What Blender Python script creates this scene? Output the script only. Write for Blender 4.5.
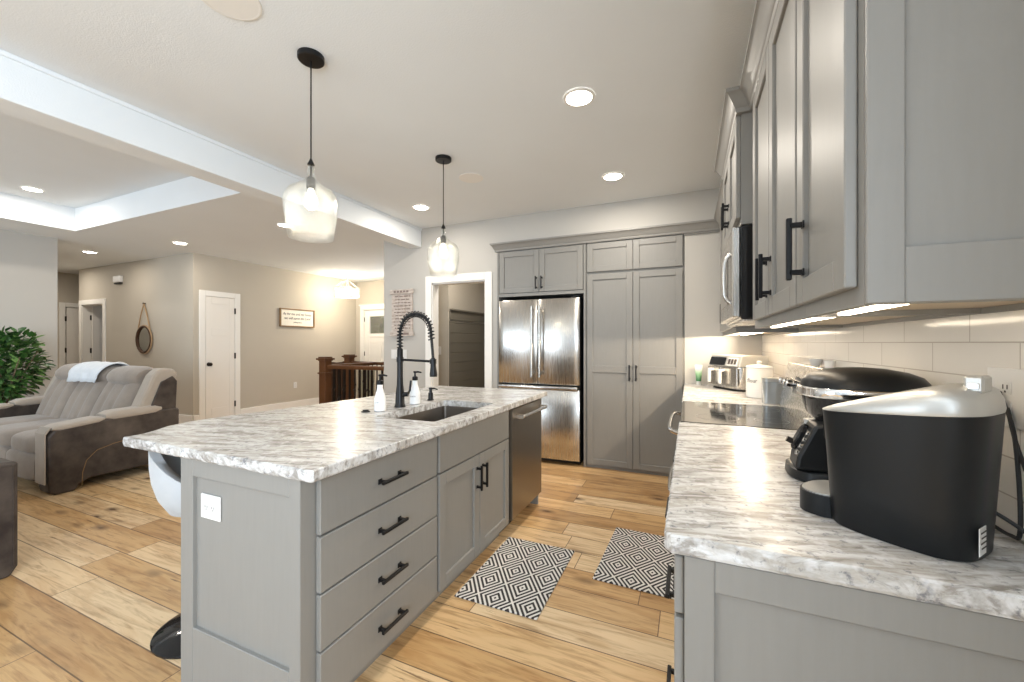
import bpy, bmesh, math, random
from mathutils import Vector, Matrix
random.seed(7)
PI = math.pi
for o in list(bpy.data.objects): bpy.data.objects.remove(o)
SC = bpy.context.scene
COL = SC.collection

# ---------------------------------------------------------------- camera, world, light, exposure
PSI = math.radians(23.7)
cam = bpy.data.cameras.new('camera'); cam.sensor_fit = 'HORIZONTAL'; cam.sensor_width = 36.0
cam.lens = 36.0 * 405.0 / 1024.0; cam.clip_start = 0.02; cam.clip_end = 100; cam.shift_y = 2.0 / 1024.0
co = bpy.data.objects.new('camera', cam); COL.objects.link(co)
co.location = (0, 0, 1.30); co.rotation_euler = (PI / 2, 0, PSI)
SC.camera = co
vs = SC.view_settings
vs.view_transform = 'Standard'; vs.look = 'None'; vs.gamma = 1.0; vs.use_curve_mapping = False
vs.exposure = 0.16
wd = bpy.data.worlds.new('world'); SC.world = wd; wd.use_nodes = True
wd.node_tree.nodes['Background'].inputs[0].default_value = (0.75, 0.86, 1.0, 1)
wd.node_tree.nodes['Background'].inputs[1].default_value = .4

def area(name, loc, rot, sx, sy, power, color=(1, 1, 1)):
    l = bpy.data.lights.new(name, 'AREA'); l.shape = 'RECTANGLE'; l.size = sx; l.size_y = sy
    l.energy = power; l.color = color
    o = bpy.data.objects.new(name, l); COL.objects.link(o); o.location = loc; o.rotation_euler = rot
    return o
DAY = (0.76, 0.88, 1.0)
area('daylight_dining', (-1.35, -3.9, 1.25), (PI / 2, 0, 0), 2.9, 2.1, 12, DAY)
area('daylight_great_room', (-5.6, -3.9, 1.35), (PI / 2, 0, 0), 3.6, 2.2, 160, DAY)
area('added_side_fill', (.56, -1.9, 1.55), (0, PI / 2, 0), 1.5, 2.0, 215, DAY)  # added fill at an invented side window, brightens the island drawer fronts
area('entry_area_lamp', (-5.0, 7.2, 2.2), (-PI / 2, 0, 0), 1.6, 0.7, 25, (0.95, 0.95, 0.95))  # area lamp standing indoors, with solid wall behind it

def downlight(x, y, z, power, color=(1.0, 0.92, 0.81)):
    l = bpy.data.lights.new('downlight_lamp', 'AREA'); l.shape = 'DISK'; l.size = 0.12; l.energy = power; l.color = color
    o = bpy.data.objects.new('downlight_lamp', l); COL.objects.link(o); o.location = (x, y, z)

# ---------------------------------------------------------------- helpers
class MB:
    def __init__(s): s.v = []; s.f = []; s.m = []
    def add(s, vs_, fs, mi=0):
        b = len(s.v); s.v += [tuple(p) for p in vs_]
        for f in fs: s.f.append([b + i for i in f]); s.m.append(mi)
        return s
    def box(s, x0, x1, y0, y1, z0, z1, bev=0.0, mi=0, seg=1, P=None):
        if bev <= 0:
            vv = [(x, y, z) for x in (x0, x1) for y in (y0, y1) for z in (z0, z1)]
            ff = [(0, 1, 3, 2), (4, 6, 7, 5), (0, 4, 5, 1), (2, 3, 7, 6), (0, 2, 6, 4), (1, 5, 7, 3)]
        else:
            bm = bmesh.new(); bmesh.ops.create_cube(bm, size=1)
            for w in bm.verts:
                w.co = Vector(((x0 + x1) / 2 + w.co.x * (x1 - x0), (y0 + y1) / 2 + w.co.y * (y1 - y0), (z0 + z1) / 2 + w.co.z * (z1 - z0)))
            bev = min(bev, 0.49 * min(abs(x1 - x0), abs(y1 - y0), abs(z1 - z0)))
            bmesh.ops.bevel(bm, geom=bm.edges[:], offset=bev, segments=seg, affect='EDGES', profile=0.5)
            bm.verts.index_update()
            vv = [tuple(w.co) for w in bm.verts]; ff = [[w.index for w in f.verts] for f in bm.faces]; bm.free()
        if P:
            o, a, d = P
            vv = [(o[0] + a[0] * q[0] + d[0] * q[1], o[1] + a[1] * q[0] + d[1] * q[1], o[2] + q[2]) for q in vv]
        return s.add(vv, ff, mi)
    def loft(s, rings, mi=0, cap=True, closed=True):
        n = len(rings[0]); vv = [p for r in rings for p in r]; ff = []
        for i in range(len(rings) - 1):
            for j in range(n if closed else n - 1):
                k = (j + 1) % n
                ff.append((i * n + j, i * n + k, (i + 1) * n + k, (i + 1) * n + j))
        if cap:
            ff.append(list(range(n))[::-1]); ff.append([(len(rings) - 1) * n + j for j in range(n)])
        return s.add(vv, ff, mi)
    def lathe(s, prof, c=(0, 0, 0), n=32, mi=0, cap=True, sx=1, sy=1):
        rings = [[(c[0] + r * sx * math.cos(2 * PI * j / n), c[1] + r * sy * math.sin(2 * PI * j / n), c[2] + z) for j in range(n)] for r, z in prof]
        return s.loft(rings, mi, cap)
    def cyl(s, p0, p1, r, n=16, mi=0, r1=None):
        return s.tube([p0, p1], [r, r if r1 is None else r1], n, mi)
    def tube(s, pts, r, n=8, mi=0, sq=1.0):
        pts = [Vector(p) for p in pts]; rings = []
        if not isinstance(r, (list, tuple)): r = [r] * len(pts)
        up = None
        for i, p in enumerate(pts):
            t = (pts[min(i + 1, len(pts) - 1)] - pts[max(i - 1, 0)]).normalized()
            if up is None:
                up = Vector((0, 0, 1)) if abs(t.z) < 0.9 else Vector((1, 0, 0))
            a = t.cross(up).normalized(); b = a.cross(t).normalized(); up = b
            rings.append([tuple(p + (a * math.cos(2 * PI * j / n) + b * math.sin(2 * PI * j / n) * sq) * r[i]) for j in range(n)])
        return s.loft(rings, mi)
    def prism(s, poly, axis, a0, a1, mi=0):
        def mk(p, a):
            return (a, p[0], p[1]) if axis == 'x' else ((p[0], a, p[1]) if axis == 'y' else (p[0], p[1], a))
        return s.loft([[mk(p, a0) for p in poly], [mk(p, a1) for p in poly]], mi)
    def xf(s, M):
        s.v = [tuple(M @ Vector(p)) for p in s.v]; return s

def rot_off(loc, rz=0, rx=0, ry=0):
    return Matrix.Translation(loc) @ Matrix.Rotation(rz, 4, 'Z') @ Matrix.Rotation(ry, 4, 'Y') @ Matrix.Rotation(rx, 4, 'X')

def root_of(o):
    while o.parent: o = o.parent
    return o

def obj(name, mb, mats, parent=None, smooth=False, world=False, angle=35, bev=0, subd=0):
    if not isinstance(mats, (list, tuple)): mats = [mats]
    vv = mb.v
    if parent and world:
        L = root_of(parent).location; vv = [(p[0] - L.x, p[1] - L.y, p[2] - L.z) for p in vv]
    me = bpy.data.meshes.new(name); me.from_pydata(vv, [], mb.f)
    for m in mats: me.materials.append(m)
    for i, p in enumerate(me.polygons):
        p.material_index = mb.m[i]
    bm = bmesh.new(); bm.from_mesh(me); bmesh.ops.recalc_face_normals(bm, faces=bm.faces); bm.to_mesh(me); bm.free()
    if smooth:
        me.shade_smooth()
        try: me.set_sharp_from_angle(angle=math.radians(angle))
        except Exception: pass
    o = bpy.data.objects.new(name, me); COL.objects.link(o)
    if parent: o.parent = parent
    if bev:
        md = o.modifiers.new('bevel', 'BEVEL'); md.width = bev; md.segments = 2; md.limit_method = 'ANGLE'; md.angle_limit = math.radians(40)
    if subd:
        md = o.modifiers.new('sub', 'SUBSURF'); md.levels = subd; md.render_levels = subd
    return o

def thing(name, label, cat, loc=(0, 0, 0), rz=0, group=None):
    o = bpy.data.objects.new(name, None); COL.objects.link(o); o.empty_display_size = 0.1
    o.location = loc; o.rotation_euler = (0, 0, rz); o['label'] = label; o['category'] = cat
    if group: o['group'] = group
    return o
def tag(o, label, cat, group=None, kind=None):
    o['label'] = label; o['category'] = cat
    if group: o['group'] = group
    if kind: o['kind'] = kind
    return o
def struct(name, mb, m, label=None, parent=None, **k):
    o = obj(name, mb, m, parent, **k)
    if not parent:
        o['kind'] = 'structure'
        if label: o['label'] = label
    return o
def dup(root, loc, rz, label, group=None):
    r = root.copy(); COL.objects.link(r); r.location = loc; r.rotation_euler = (0, 0, rz); r['label'] = label
    if group: r['group'] = group
    for ch in list(root.children):
        c = ch.copy(); COL.objects.link(c); c.parent = r
        for g in list(ch.children):
            d = g.copy(); COL.objects.link(d); d.parent = c
    return r
def text_mb(txt, size, font_ext=0.001, spacing=1.0):
    c = bpy.data.curves.new('t', 'FONT'); c.body = txt; c.size = size; c.extrude = font_ext; c.align_x = 'CENTER'; c.align_y = 'CENTER'; c.resolution_u = 3
    c.space_character = spacing
    o = bpy.data.objects.new('t', c); COL.objects.link(o)
    bpy.context.view_layer.update()
    me = bpy.data.meshes.new_from_object(o.evaluated_get(bpy.context.evaluated_depsgraph_get()))
    mb = MB(); mb.add([tuple(v.co) for v in me.vertices], [list(p.vertices) for p in me.polygons])
    bpy.data.objects.remove(o); bpy.data.curves.remove(c); bpy.data.meshes.remove(me)
    return mb
def text_on(txt, size, origin, a_dir, out_dir, shear=0.0, sx=1.0):
    """text whose reading direction is a_dir and which faces out_dir"""
    mb = text_mb(txt, size); A = Vector(a_dir); O = Vector(out_dir); Z = Vector((0, 0, 1))
    mb.v = [tuple(Vector(origin) + A * ((p[0] + shear * p[1]) * sx) + Z * p[1] + O * p[2]) for p in mb.v]
    return mb

# ---------------------------------------------------------------- materials
def mat(name, col=(.8, .8, .8), rough=.5, metal=0, spec=.5, emit=None, es=0, coat=0, trans=0, ior=1.45, alpha=1, sheen=0, aniso=0):
    m = bpy.data.materials.new(name); m.use_nodes = True; b = m.node_tree.nodes['Principled BSDF']
    b.inputs['Base Color'].default_value = (*col, 1); b.inputs['Roughness'].default_value = rough; b.inputs['Metallic'].default_value = metal
    b.inputs['Specular IOR Level'].default_value = spec; b.inputs['Coat Weight'].default_value = coat; b.inputs['IOR'].default_value = ior
    b.inputs['Transmission Weight'].default_value = trans; b.inputs['Sheen Weight'].default_value = sheen; b.inputs['Anisotropic'].default_value = aniso
    if emit: b.inputs['Emission Color'].default_value = (*emit, 1); b.inputs['Emission Strength'].default_value = es
    return m
class N:
    def __init__(s, m): s.m = m; s.t = m.node_tree; s.b = s.t.nodes['Principled BSDF']
    def n(s, ty, ins={}, **pr):
        x = s.t.nodes.new(ty)
        for k, v in pr.items(): setattr(x, k, v)
        for k, v in ins.items():
            if isinstance(v, bpy.types.NodeSocket): s.t.links.new(v, x.inputs[k])
            else: x.inputs[k].default_value = v
        return x
    def math(s, op, a, b=0.0, c=0.0):
        x = s.n('ShaderNodeMath', {0: a, 1: b}, operation=op)
        if op == 'MULTIPLY_ADD':
            if isinstance(c, bpy.types.NodeSocket): s.t.links.new(c, x.inputs[2])
            else: x.inputs[2].default_value = c
        return x.outputs[0]
    def coord(s, kind='Object'): return s.n('ShaderNodeTexCoord').outputs[kind]
    def pos(s): return s.n('ShaderNodeNewGeometry').outputs['Position']
    def sc(s, vec, x, y, z): return s.n('ShaderNodeVectorMath', {0: vec, 1: (x, y, z)}, operation='MULTIPLY').outputs[0]
    def noise(s, vec, scale, detail=3, rough=.5, dist=0): return s.n('ShaderNodeTexNoise', {'Vector': vec, 'Scale': scale, 'Detail': detail, 'Roughness': rough, 'Distortion': dist}).outputs[0]
    def ramp(s, fac, stops, interp='LINEAR'):
        x = s.n('ShaderNodeValToRGB', {0: fac}); r = x.color_ramp; r.interpolation = interp
        while len(r.elements) < len(stops): r.elements.new(.5)
        for e, (p, c) in zip(r.elements, stops): e.position = p; e.color = (*c, 1) if len(c) == 3 else c
        return x.outputs[0]
    def mix(s, f, a, b, bt='MIX'):
        x = s.n('ShaderNodeMix', data_type='RGBA', blend_type=bt)
        for i, v in ((0, f), (6, a), (7, b)):
            if isinstance(v, bpy.types.NodeSocket): s.t.links.new(v, x.inputs[i])
            else: x.inputs[i].default_value = v if i == 0 or len(v) == 4 else (*v, 1)
        return x.outputs[2]
    def bump(s, h, strength=.2, dist=.01):
        x = s.n('ShaderNodeBump', {'Height': h, 'Strength': strength, 'Distance': dist}); s.t.links.new(x.outputs[0], s.b.inputs['Normal'])
    def base(s, c): s.t.links.new(c, s.b.inputs['Base Color'])
    def rough(s, c): s.t.links.new(c, s.b.inputs['Roughness'])

def painted(name, col, rough=.55, amt=.1, scale=260, spec=.3):
    m = mat(name, col, rough, spec=spec); n = N(m); p = n.pos()
    n.bump(n.noise(p, scale, 2), amt, .002)
    v = n.noise(p, 1.7, 2)
    n.base(n.mix(v, tuple(c * .97 for c in col), tuple(min(1, c * 1.03) for c in col)))
    return m
M = {}
M['wall'] = painted('greige_wall_paint', (.50, .455, .385), .7, .12)
M['wallg'] = painted('grey_wall_paint', (.49, .47, .435), .7, .12)
M['ceil'] = painted('white_ceiling_paint', (.78, .81, .83), .85, .5, 130)
M['trim'] = painted('white_trim_paint', (.82, .80, .76), .35, .02)
M['door'] = painted('white_door_paint', (.80, .77, .72), .35, .02)
M['dark_panel'] = painted('olive_grey_shiplap_paint', (.17, .155, .125), .5, .05)
def cabinet_mat():
    m = mat('grey_cabinet_paint', (.27, .268, .255), .42, spec=.5); n = N(m); p = n.pos()
    g = n.noise(n.sc(p, 14, 14, 1.2), 6, 4)
    n.base(n.mix(g, (.235, .228, .212), (.258, .250, .233))); n.bump(n.noise(n.sc(p, 60, 60, 5), 5, 3), .05, .002)
    return m
M['cab'] = cabinet_mat()
M['cabin'] = mat('cabinet_underside_wood', (.55, .45, .33), .5)
M['black'] = mat('matte_black_metal', (.018, .018, .019), .38, .6)
M['bronze'] = mat('oil_rubbed_bronze', (.025, .018, .013), .4, .7)
M['plastic_b'] = mat('black_plastic', (.011, .012, .013), .38, spec=.28)
M['gloss_b'] = mat('gloss_black', (.012, .012, .013), .08)
M['plate'] = mat('white_plate_plastic', (.72, .71, .69), .35)
M['hole'] = mat('dark_slots', (.03, .03, .03), .8)
M['chrome'] = mat('chrome', (.80, .80, .80), .12, 1)
M['silver_p'] = mat('silver_plastic', (.50, .50, .48), .35, .55)
def steel(name, col=(.56, .54, .51), rough=.26, along='z'):
    m = mat(name, col, rough, 1); n = N(m); p = n.coord('Object')
    s_ = (90, 90, 1) if along == 'z' else (1, 1, 90)
    g = n.noise(n.sc(p, *s_), 4, 3)
    n.rough(n.math('MULTIPLY_ADD', g, .16, rough - .08)); n.bump(g, .03, .001)
    return m
M['steel'] = steel('brushed_stainless')
M['steel_d'] = steel('dark_brushed_stainless', (.33, .30, .265), .32)
M['sink'] = steel('sink_steel', (.30, .27, .24), .34, 'x')
def floor_mat():
    m = mat('oak_plank_floor', (.5, .33, .18), .38, spec=.4); n = N(m); p = n.pos()
    sp = n.n('ShaderNodeSeparateXYZ', {0: p}); x, y = sp.outputs[0], sp.outputs[1]
    W, L = .19, 1.83
    row = n.math('FLOOR', n.math('DIVIDE', y, W))
    wn = n.n('ShaderNodeTexWhiteNoise', {'W': row}, noise_dimensions='1D').outputs[0]
    xs = n.math('DIVIDE', n.math('ADD', x, n.math('MULTIPLY', wn, L * 3)), L)
    pid = n.math('FLOOR', xs)
    cmb = n.n('ShaderNodeCombineXYZ', {0: pid, 1: row, 2: 0.0}).outputs[0]
    wh = n.n('ShaderNodeTexWhiteNoise', {'Vector': cmb}, noise_dimensions='3D')
    tone = wh.outputs[0]
    off = n.n('ShaderNodeVectorMath', {0: wh.outputs[1], 1: (31, 31, 31)}, operation='MULTIPLY').outputs[0]
    q = n.n('ShaderNodeVectorMath', {0: p, 1: off}, operation='ADD').outputs[0]
    grain = n.noise(n.sc(q, 1.1, 14, 1), 3.0, 6, .6, .8)
    fine = n.noise(n.sc(q, 2.5, 90, 1), 4, 4, .6)
    cloud = n.noise(n.sc(q, 1.2, 7, 1), 1.5, 5, .6, .8)
    c1 = n.ramp(tone, [(0, (.44, .27, .125)), (.3, (.60, .40, .20)), (.6, (.70, .50, .28)), (.85, (.74, .60, .41)), (1, (.56, .36, .17))])
    c2 = n.mix(n.ramp(grain, [(.32, (0, 0, 0)), (.52, (1, 1, 1))]), (.60, .49, .38), (1.08, 1.05, 1.0))
    c = n.mix(.8, c1, c2, 'MULTIPLY')
    c = n.mix(n.ramp(cloud, [(.36, (.6, .6, .6)), (.52, (0, 0, 0))]), c, n.mix(1.0, c, (.72, .60, .47), 'MULTIPLY'))
    c = n.mix(n.math('MULTIPLY', fine, .3), c, n.mix(1.0, c, (.72, .64, .55), 'MULTIPLY'))
    # knots and their smudged dark grain
    kv = n.n('ShaderNodeTexVoronoi', {'Vector': n.sc(q, 1.7, 3.9, 1), 'Scale': 1.5, 'Randomness': 1.0})
    kd = n.math('ADD', kv.outputs[0], n.math('MULTIPLY', n.noise(q, 16, 3), .10))
    c = n.mix(n.ramp(kd, [(.10, (.97, .97, .97)), (.15, (.6, .6, .6)), (.30, (0, 0, 0))]), c, (.10, .05, .022))
    sm = n.noise(n.sc(q, 1.4, 5.5, 1), 2.3, 3, .5, .4)
    c = n.mix(n.ramp(sm, [(.64, (0, 0, 0)), (.72, (.5, .5, .5))]), c, (.26, .155, .075))
    ck = n.noise(n.sc(q, 1.0, 13, 1), 3.4, 5, .65, .5)
    c = n.mix(n.ramp(ck, [(.655, (0, 0, 0)), (.70, (.8, .8, .8))]), c, (.15, .08, .035))
    # seams
    fy = n.math('ABSOLUTE', n.math('SUBTRACT', n.math('FRACT', n.math('DIVIDE', y, W)), .5))
    fx = n.math('ABSOLUTE', n.math('SUBTRACT', n.math('FRACT', xs), .5))
    seam = n.math('MAXIMUM', n.math('GREATER_THAN', fy, .5 - .0026 / W), n.math('GREATER_THAN', fx, .5 - .0022 / L))
    c = n.mix(n.math('MULTIPLY', seam, .9), c, (.12, .07, .04))
    n.base(c); n.rough(n.math('MULTIPLY_ADD', grain, .15, .30))
    n.bump(n.math('SUBTRACT', n.math('MULTIPLY', grain, .3), seam), .25, .002)
    return m
M['floor'] = floor_mat()
def granite():
    m = mat('white_grey_granite', (.7, .68, .64), .24, spec=.3); n = N(m); p = n.pos()
    rm = n.n('ShaderNodeMapping', {0: p}); rm.inputs['Rotation'].default_value = (0, 0, math.radians(-14)); q = rm.outputs[0]
    big = n.noise(n.sc(q, .55, 1.9, 1), 2.4, 7, .62, 1.6)
    c = n.ramp(big, [(.30, (.24, .225, .21)), (.40, (.42, .405, .385)), (.48, (.66, .66, .655)), (.57, (.44, .415, .38)), (.65, (.68, .68, .675)), (.8, (.36, .34, .315))])
    st = n.noise(n.sc(q, 1.6, 9, 5), 3.2, 6, .7, 1.0)
    c = n.mix(n.ramp(st, [(.50, (0, 0, 0)), (.60, (.75, .75, .75))]), c, (.24, .215, .19))
    sp = n.noise(p, 46, 4, .7)
    c = n.mix(n.ramp(sp, [(.56, (0, 0, 0)), (.68, (.8, .8, .8))]), c, (.15, .155, .175))
    wh = n.noise(p, 24, 3, .6)
    c = n.mix(n.ramp(wh, [(.54, (0, 0, 0)), (.66, (.6, .6, .6))]), c, (.76, .76, .77))
    n.base(c); return m
M['granite'] = granite()
def leather():
    m = mat('dark_brown_leather', (.055, .042, .034), .5, spec=.4); n = N(m); p = n.coord()
    a = n.noise(p, 5, 5, .6); n.base(n.mix(n.ramp(a, [(.35, (0, 0, 0)), (.7, (1, 1, 1))]), (.030, .022, .019), (.10, .078, .062)))
    n.bump(n.noise(p, 160, 3), .25, .002); return m
M['leather'] = leather()
def fabric(name, a, b, sc=7, bsc=240, rough=.9, sheen=.3):
    m = mat(name, a, rough, spec=.15, sheen=sheen); n = N(m); p = n.coord()
    n.base(n.mix(n.noise(p, sc, 4, .6), a, b)); n.bump(n.noise(p, bsc, 2), .3, .003); return m
M['suede'] = fabric('taupe_suede', (.20, .165, .135), (.33, .28, .235))
M['suede_l'] = fabric('light_taupe_piping_suede', (.33, .28, .225), (.44, .375, .31))
M['towel'] = fabric('pale_blue_throw', (.56, .60, .64), (.70, .73, .76), 30)
M['stool'] = fabric('light_grey_stool_fabric', (.42, .44, .46), (.52, .54, .56), 12, 400)
M['wood'] = fabric('dark_oak_railing', (.075, .031, .013), (.135, .058, .024), 9, 120, .35, 0)
M['wood_d'] = fabric('dark_walnut', (.045, .022, .014), (.075, .04, .022), 9, 120, .4, 0)
M['rope'] = fabric('tan_rope', (.34, .22, .12), (.45, .31, .18), 40, 300)
M['basket'] = fabric('grey_green_wicker', (.22, .22, .17), (.36, .35, .28), 40, 120)
M['mirror'] = mat('mirror_glass', (.75, .77, .75), .03, 1)
M['paper'] = mat('cream_sign_face', (.83, .79, .70), .7)
M['ink'] = mat('dark_lettering', (.07, .06, .055), .7)
M['frame'] = mat('golden_brown_frame', (.24, .14, .055), .5)
M['soil'] = mat('dark_soil', (.05, .035, .025), .9)
M['pot'] = mat('grey_planter', (.32, .31, .29), .6)
M['bark'] = mat('bark', (.16, .11, .07), .8)
M['leaf'] = None
def leaf():
    m = mat('green_leaf', (.05, .13, .03), .35, spec=.5); n = N(m)
    r = n.n('ShaderNodeNewGeometry').outputs['Random Per Island']
    n.base(n.ramp(r, [(0, (.02, .065, .018)), (.5, (.06, .16, .035)), (1, (.18, .32, .09))])); return m
M['leaf'] = leaf()
M['ceramic'] = mat('white_ceramic', (.82, .81, .78), .2)
M['soap'] = mat('white_soap_bottle', (.86, .86, .85), .3)
M['glass_can'] = mat('smoky_glass_canister', (.45, .47, .47), .12, .3)
M['green_p'] = mat('green_tube_plastic', (.10, .30, .13), .4)
M['lamp'] = mat('lamp_glow', (1, 1, 1), .5, emit=(1, .93, .82), es=16)
M['bulb'] = mat('bulb_glow', (1, 1, 1), .5, emit=(1, .90, .74), es=7)
M['ledbar'] = mat('led_bar_glow', (1, 1, 1), .5, emit=(1, .86, .66), es=10)
M['screen'] = mat('display_glass', (.012, .014, .017), .1)
M['rubber'] = mat('rubber', (.02, .02, .02), .6)
def glassmat(name, tint=(.97, .98, .97), white=.08, gloss=.12):
    m = bpy.data.materials.new(name); m.use_nodes = True; t = m.node_tree; t.nodes.clear(); n = t.nodes.new; l = t.links.new
    out = n('ShaderNodeOutputMaterial'); tr = n('ShaderNodeBsdfTransparent'); tr.inputs[0].default_value = (*tint, 1)
    gl = n('ShaderNodeBsdfGlossy'); gl.inputs[0].default_value = (1, 1, 1, 1); gl.inputs[1].default_value = .05
    df = n('ShaderNodeBsdfDiffuse'); df.inputs[0].default_value = (.9, .9, .9, 1)
    tl = n('ShaderNodeBsdfTranslucent'); tl.inputs[0].default_value = (.95, .95, .93, 1)
    lw = n('ShaderNodeLayerWeight'); lw.inputs[0].default_value = .5
    mp = n('ShaderNodeMapRange'); mp.inputs[3].default_value = gloss; mp.inputs[4].default_value = .45; l(lw.outputs[1], mp.inputs[0])
    no = n('ShaderNodeTexNoise'); no.inputs['Scale'].default_value = 38; no.inputs['Detail'].default_value = 3
    bu = n('ShaderNodeBump'); bu.inputs[0].default_value = .6; bu.inputs[1].default_value = .01; l(no.outputs[0], bu.inputs['Height']); l(bu.outputs[0], gl.inputs['Normal'])
    ms = n('ShaderNodeMixShader'); ad = n('ShaderNodeMixShader'); ad.inputs[0].default_value = .3; l(df.outputs[0], ad.inputs[1]); l(tl.outputs[0], ad.inputs[2])
    rp = n('ShaderNodeMapRange'); rp.inputs[1].default_value = .45; rp.inputs[2].default_value = .7; rp.inputs[3].default_value = white * .5; rp.inputs[4].default_value = white * 2.6; l(no.outputs[0], rp.inputs[0])
    l(rp.outputs[0], ms.inputs[0]); l(tr.outputs[0], ms.inputs[1]); l(ad.outputs[0], ms.inputs[2])
    m2 = n('ShaderNodeMixShader'); l(mp.outputs[0], m2.inputs[0]); l(ms.outputs[0], m2.inputs[1]); l(gl.outputs[0], m2.inputs[2])
    l(m2.outputs[0], out.inputs[0]); return m
M['glass'] = glassmat('seeded_glass', white=.01, gloss=.03)
M['pane'] = glassmat('clear_pane', white=.02, gloss=.06)
def tile():
    m = mat('glossy_white_tile', (.74, .71, .66), .12, spec=.5); n = N(m); p = n.pos()
    sp = n.n('ShaderNodeSeparateXYZ', {0: p}); v = n.n('ShaderNodeCombineXYZ', {0: n.math('ADD', sp.outputs[1], sp.outputs[0]), 1: n.math('SUBTRACT', sp.outputs[2], .914), 2: 0.0}).outputs[0]
    b = n.n('ShaderNodeTexBrick', {'Vector': v, 'Color1': (.75, .72, .67, 1), 'Color2': (.72, .69, .64, 1), 'Mortar': (.48, .44, .39, 1), 'Scale': 1.0, 'Mortar Size': .0018, 'Mortar Smooth': .3, 'Brick Width': .312, 'Row Height': .0775})
    b.offset = .5
    n.base(b.outputs[0]); n.bump(n.math('SUBTRACT', n.math('MULTIPLY', n.noise(p, 9, 2), .5), b.outputs[1]), .35, .002); return m
M['tile'] = tile()
def mat_rug():
    m = mat('diamond_pattern_mat', (.7, .7, .7), .8, spec=.1); n = N(m); p = n.coord()
    sp = n.n('ShaderNodeSeparateXYZ', {0: p})
    def tri(s_, per, ph): return n.math('ABSOLUTE', n.math('SUBTRACT', n.math('FRACT', n.math('ADD', n.math('DIVIDE', s_, per), ph)), .5))
    a = n.math('ADD', tri(sp.outputs[0], .19, .12), tri(sp.outputs[1], .265, .05))
    d = n.math('MINIMUM', a, n.math('SUBTRACT', 1.0, a))
    st = n.math('GREATER_THAN', n.math('FRACT', n.math('ADD', n.math('MULTIPLY', d, 7.0), .25)), .52)
    n.base(n.mix(st, (.055, .05, .05), (.72, .70, .66))); n.bump(n.noise(p, 300, 2), .3, .002); return m
M['rug'] = mat_rug()
def outdoor():
    m = mat('garden_backdrop', (.2, .3, .15), .9); n = N(m); p = n.pos()
    n.base(n.ramp(n.noise(p, 2.2, 6, .7), [(.35, (.02, .05, .015)), (.55, (.10, .18, .06)), (.7, (.30, .34, .22))])); return m

# ---------------------------------------------------------------- setting: floor, walls, ceiling
H = 2.74; YB = 4.22; T = .12
fb = MB()
SWX0, SWX1, SWY0, SWY1 = -6.3, -3.76, 4.36, 5.28      # stair well opening
fb.box(-12, .72, -4.12, SWY0, -.12, 0); fb.box(-12, SWX0, SWY0, SWY1, -.12, 0); fb.box(SWX1, .72, SWY0, SWY1, -.12, 0); fb.box(-12, .72, SWY1, 7.6, -.12, 0)
struct('floor', fb, M['floor'], 'light oak plank floor')
c = MB()
TX0, TX1, TY0, TY1, TZ = -7.24, -3.62, -2.6, 2.51, 3.03
c.box(-12, TX0, -4.12, 7.6, H, H + T); c.box(TX1, .72, -4.12, 7.6, H, H + T); c.box(TX0, TX1, -4.12, TY0, H, H + T); c.box(TX0, TX1, TY1, 7.6, H, H + T)
c.box(TX0 - .1, TX0, TY0 - .1, TY1 + .1, H + T, TZ); c.box(TX1, TX1 + .1, TY0 - .1, TY1 + .1, H + T, TZ); c.box(TX0, TX1, TY1, TY1 + .1, H + T, TZ); c.box(TX0, TX1, TY0 - .1, TY0, H + T, TZ)
c.box(TX0 - .1, TX1 + .1, TY0 - .1, TY1 + .1, TZ, TZ + .1)
struct('ceiling', c, M['ceil'], 'white ceiling with a recessed tray over the living room')
struct('trim_beam', MB().box(-3.30, -3.10, -4.0, YB, 2.505, H, .004), M['ceil'], 'white ceiling beam between kitchen and living room')
struct('trim_beam_edge', MB().box(-3.10, -3.088, -4.0, YB, 2.715, H, .003), M['ceil'])
w = MB()
w.box(.60, .72, -4, -2.9, 0, H); w.box(.60, .72, -.9, 7.4, 0, H); w.box(.60, .72, -2.9, -.9, 0, .8); w.box(.60, .72, -2.9, -.9, 2.3, H)  # includes an opening for the added window behind the camera
struct('wall_right', w, M['wall'])
w = MB()
for y in (-2.9, -1.93, -.96): w.box(.63, .70, y, y + .06, .8, 2.3, .004)
w.box(.63, .70, -2.9, -.9, .8, .86, .004); w.box(.63, .70, -2.9, -.9, 2.24, 2.3, .004); struct('window_3', w, M['trim'])  # unseen window, added as a frame for the side fill lamp
w = MB()
DX0, DX1, DZ = -2.94, -2.19, 2.04
w.box(-3.70, DX0, YB, YB + T, 0, H); w.box(DX0, DX1, YB, YB + T, DZ, H); w.box(DX1, -2.035, YB, YB + T, 0, H)
w.box(-2.035, -.045, YB, YB + T, 2.40, H); w.box(-.045, .60, YB, YB + T, 0, H)
struct('wall_back', w, M['wallg'])
w = MB(); w.box(-3.72, -3.60, YB + T, 7.31, -1.2, H); struct('wall_stair', w, M['wall'])
# mudroom through the doorway
w = MB(); w.box(-3.60, -3.20, 5.0, 5.12, 0, H); w.box(-3.32, -3.20, 5.12, 7.0, 0, H); w.box(-3.6, -1.8, 7.0, 7.12, 0, H); w.box(-2.0, -1.88, YB + .75, 7.0, 0, H)
struct('wall_mudroom', w, M['wall'])
w = MB()
zz = 0.0
while zz < 1.62:
    z1 = min(zz + .145, 1.63); w.box(-3.20, -3.188, 5.02, 6.99, zz, z1 - .008, .002); zz += .145
w.box(-3.20, -3.192, 5.02, 6.99, 0, 1.63)
w.box(-3.20, -3.180, 5.02, 6.99, 1.64, 1.775, .002); w.box(-3.20, -3.155, 5.02, 6.99, 1.775, 1.80, .003)
struct('trim_shiplap', w, M['dark_panel'], 'dark olive shiplap wainscot in the room beyond the doorway')
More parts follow.
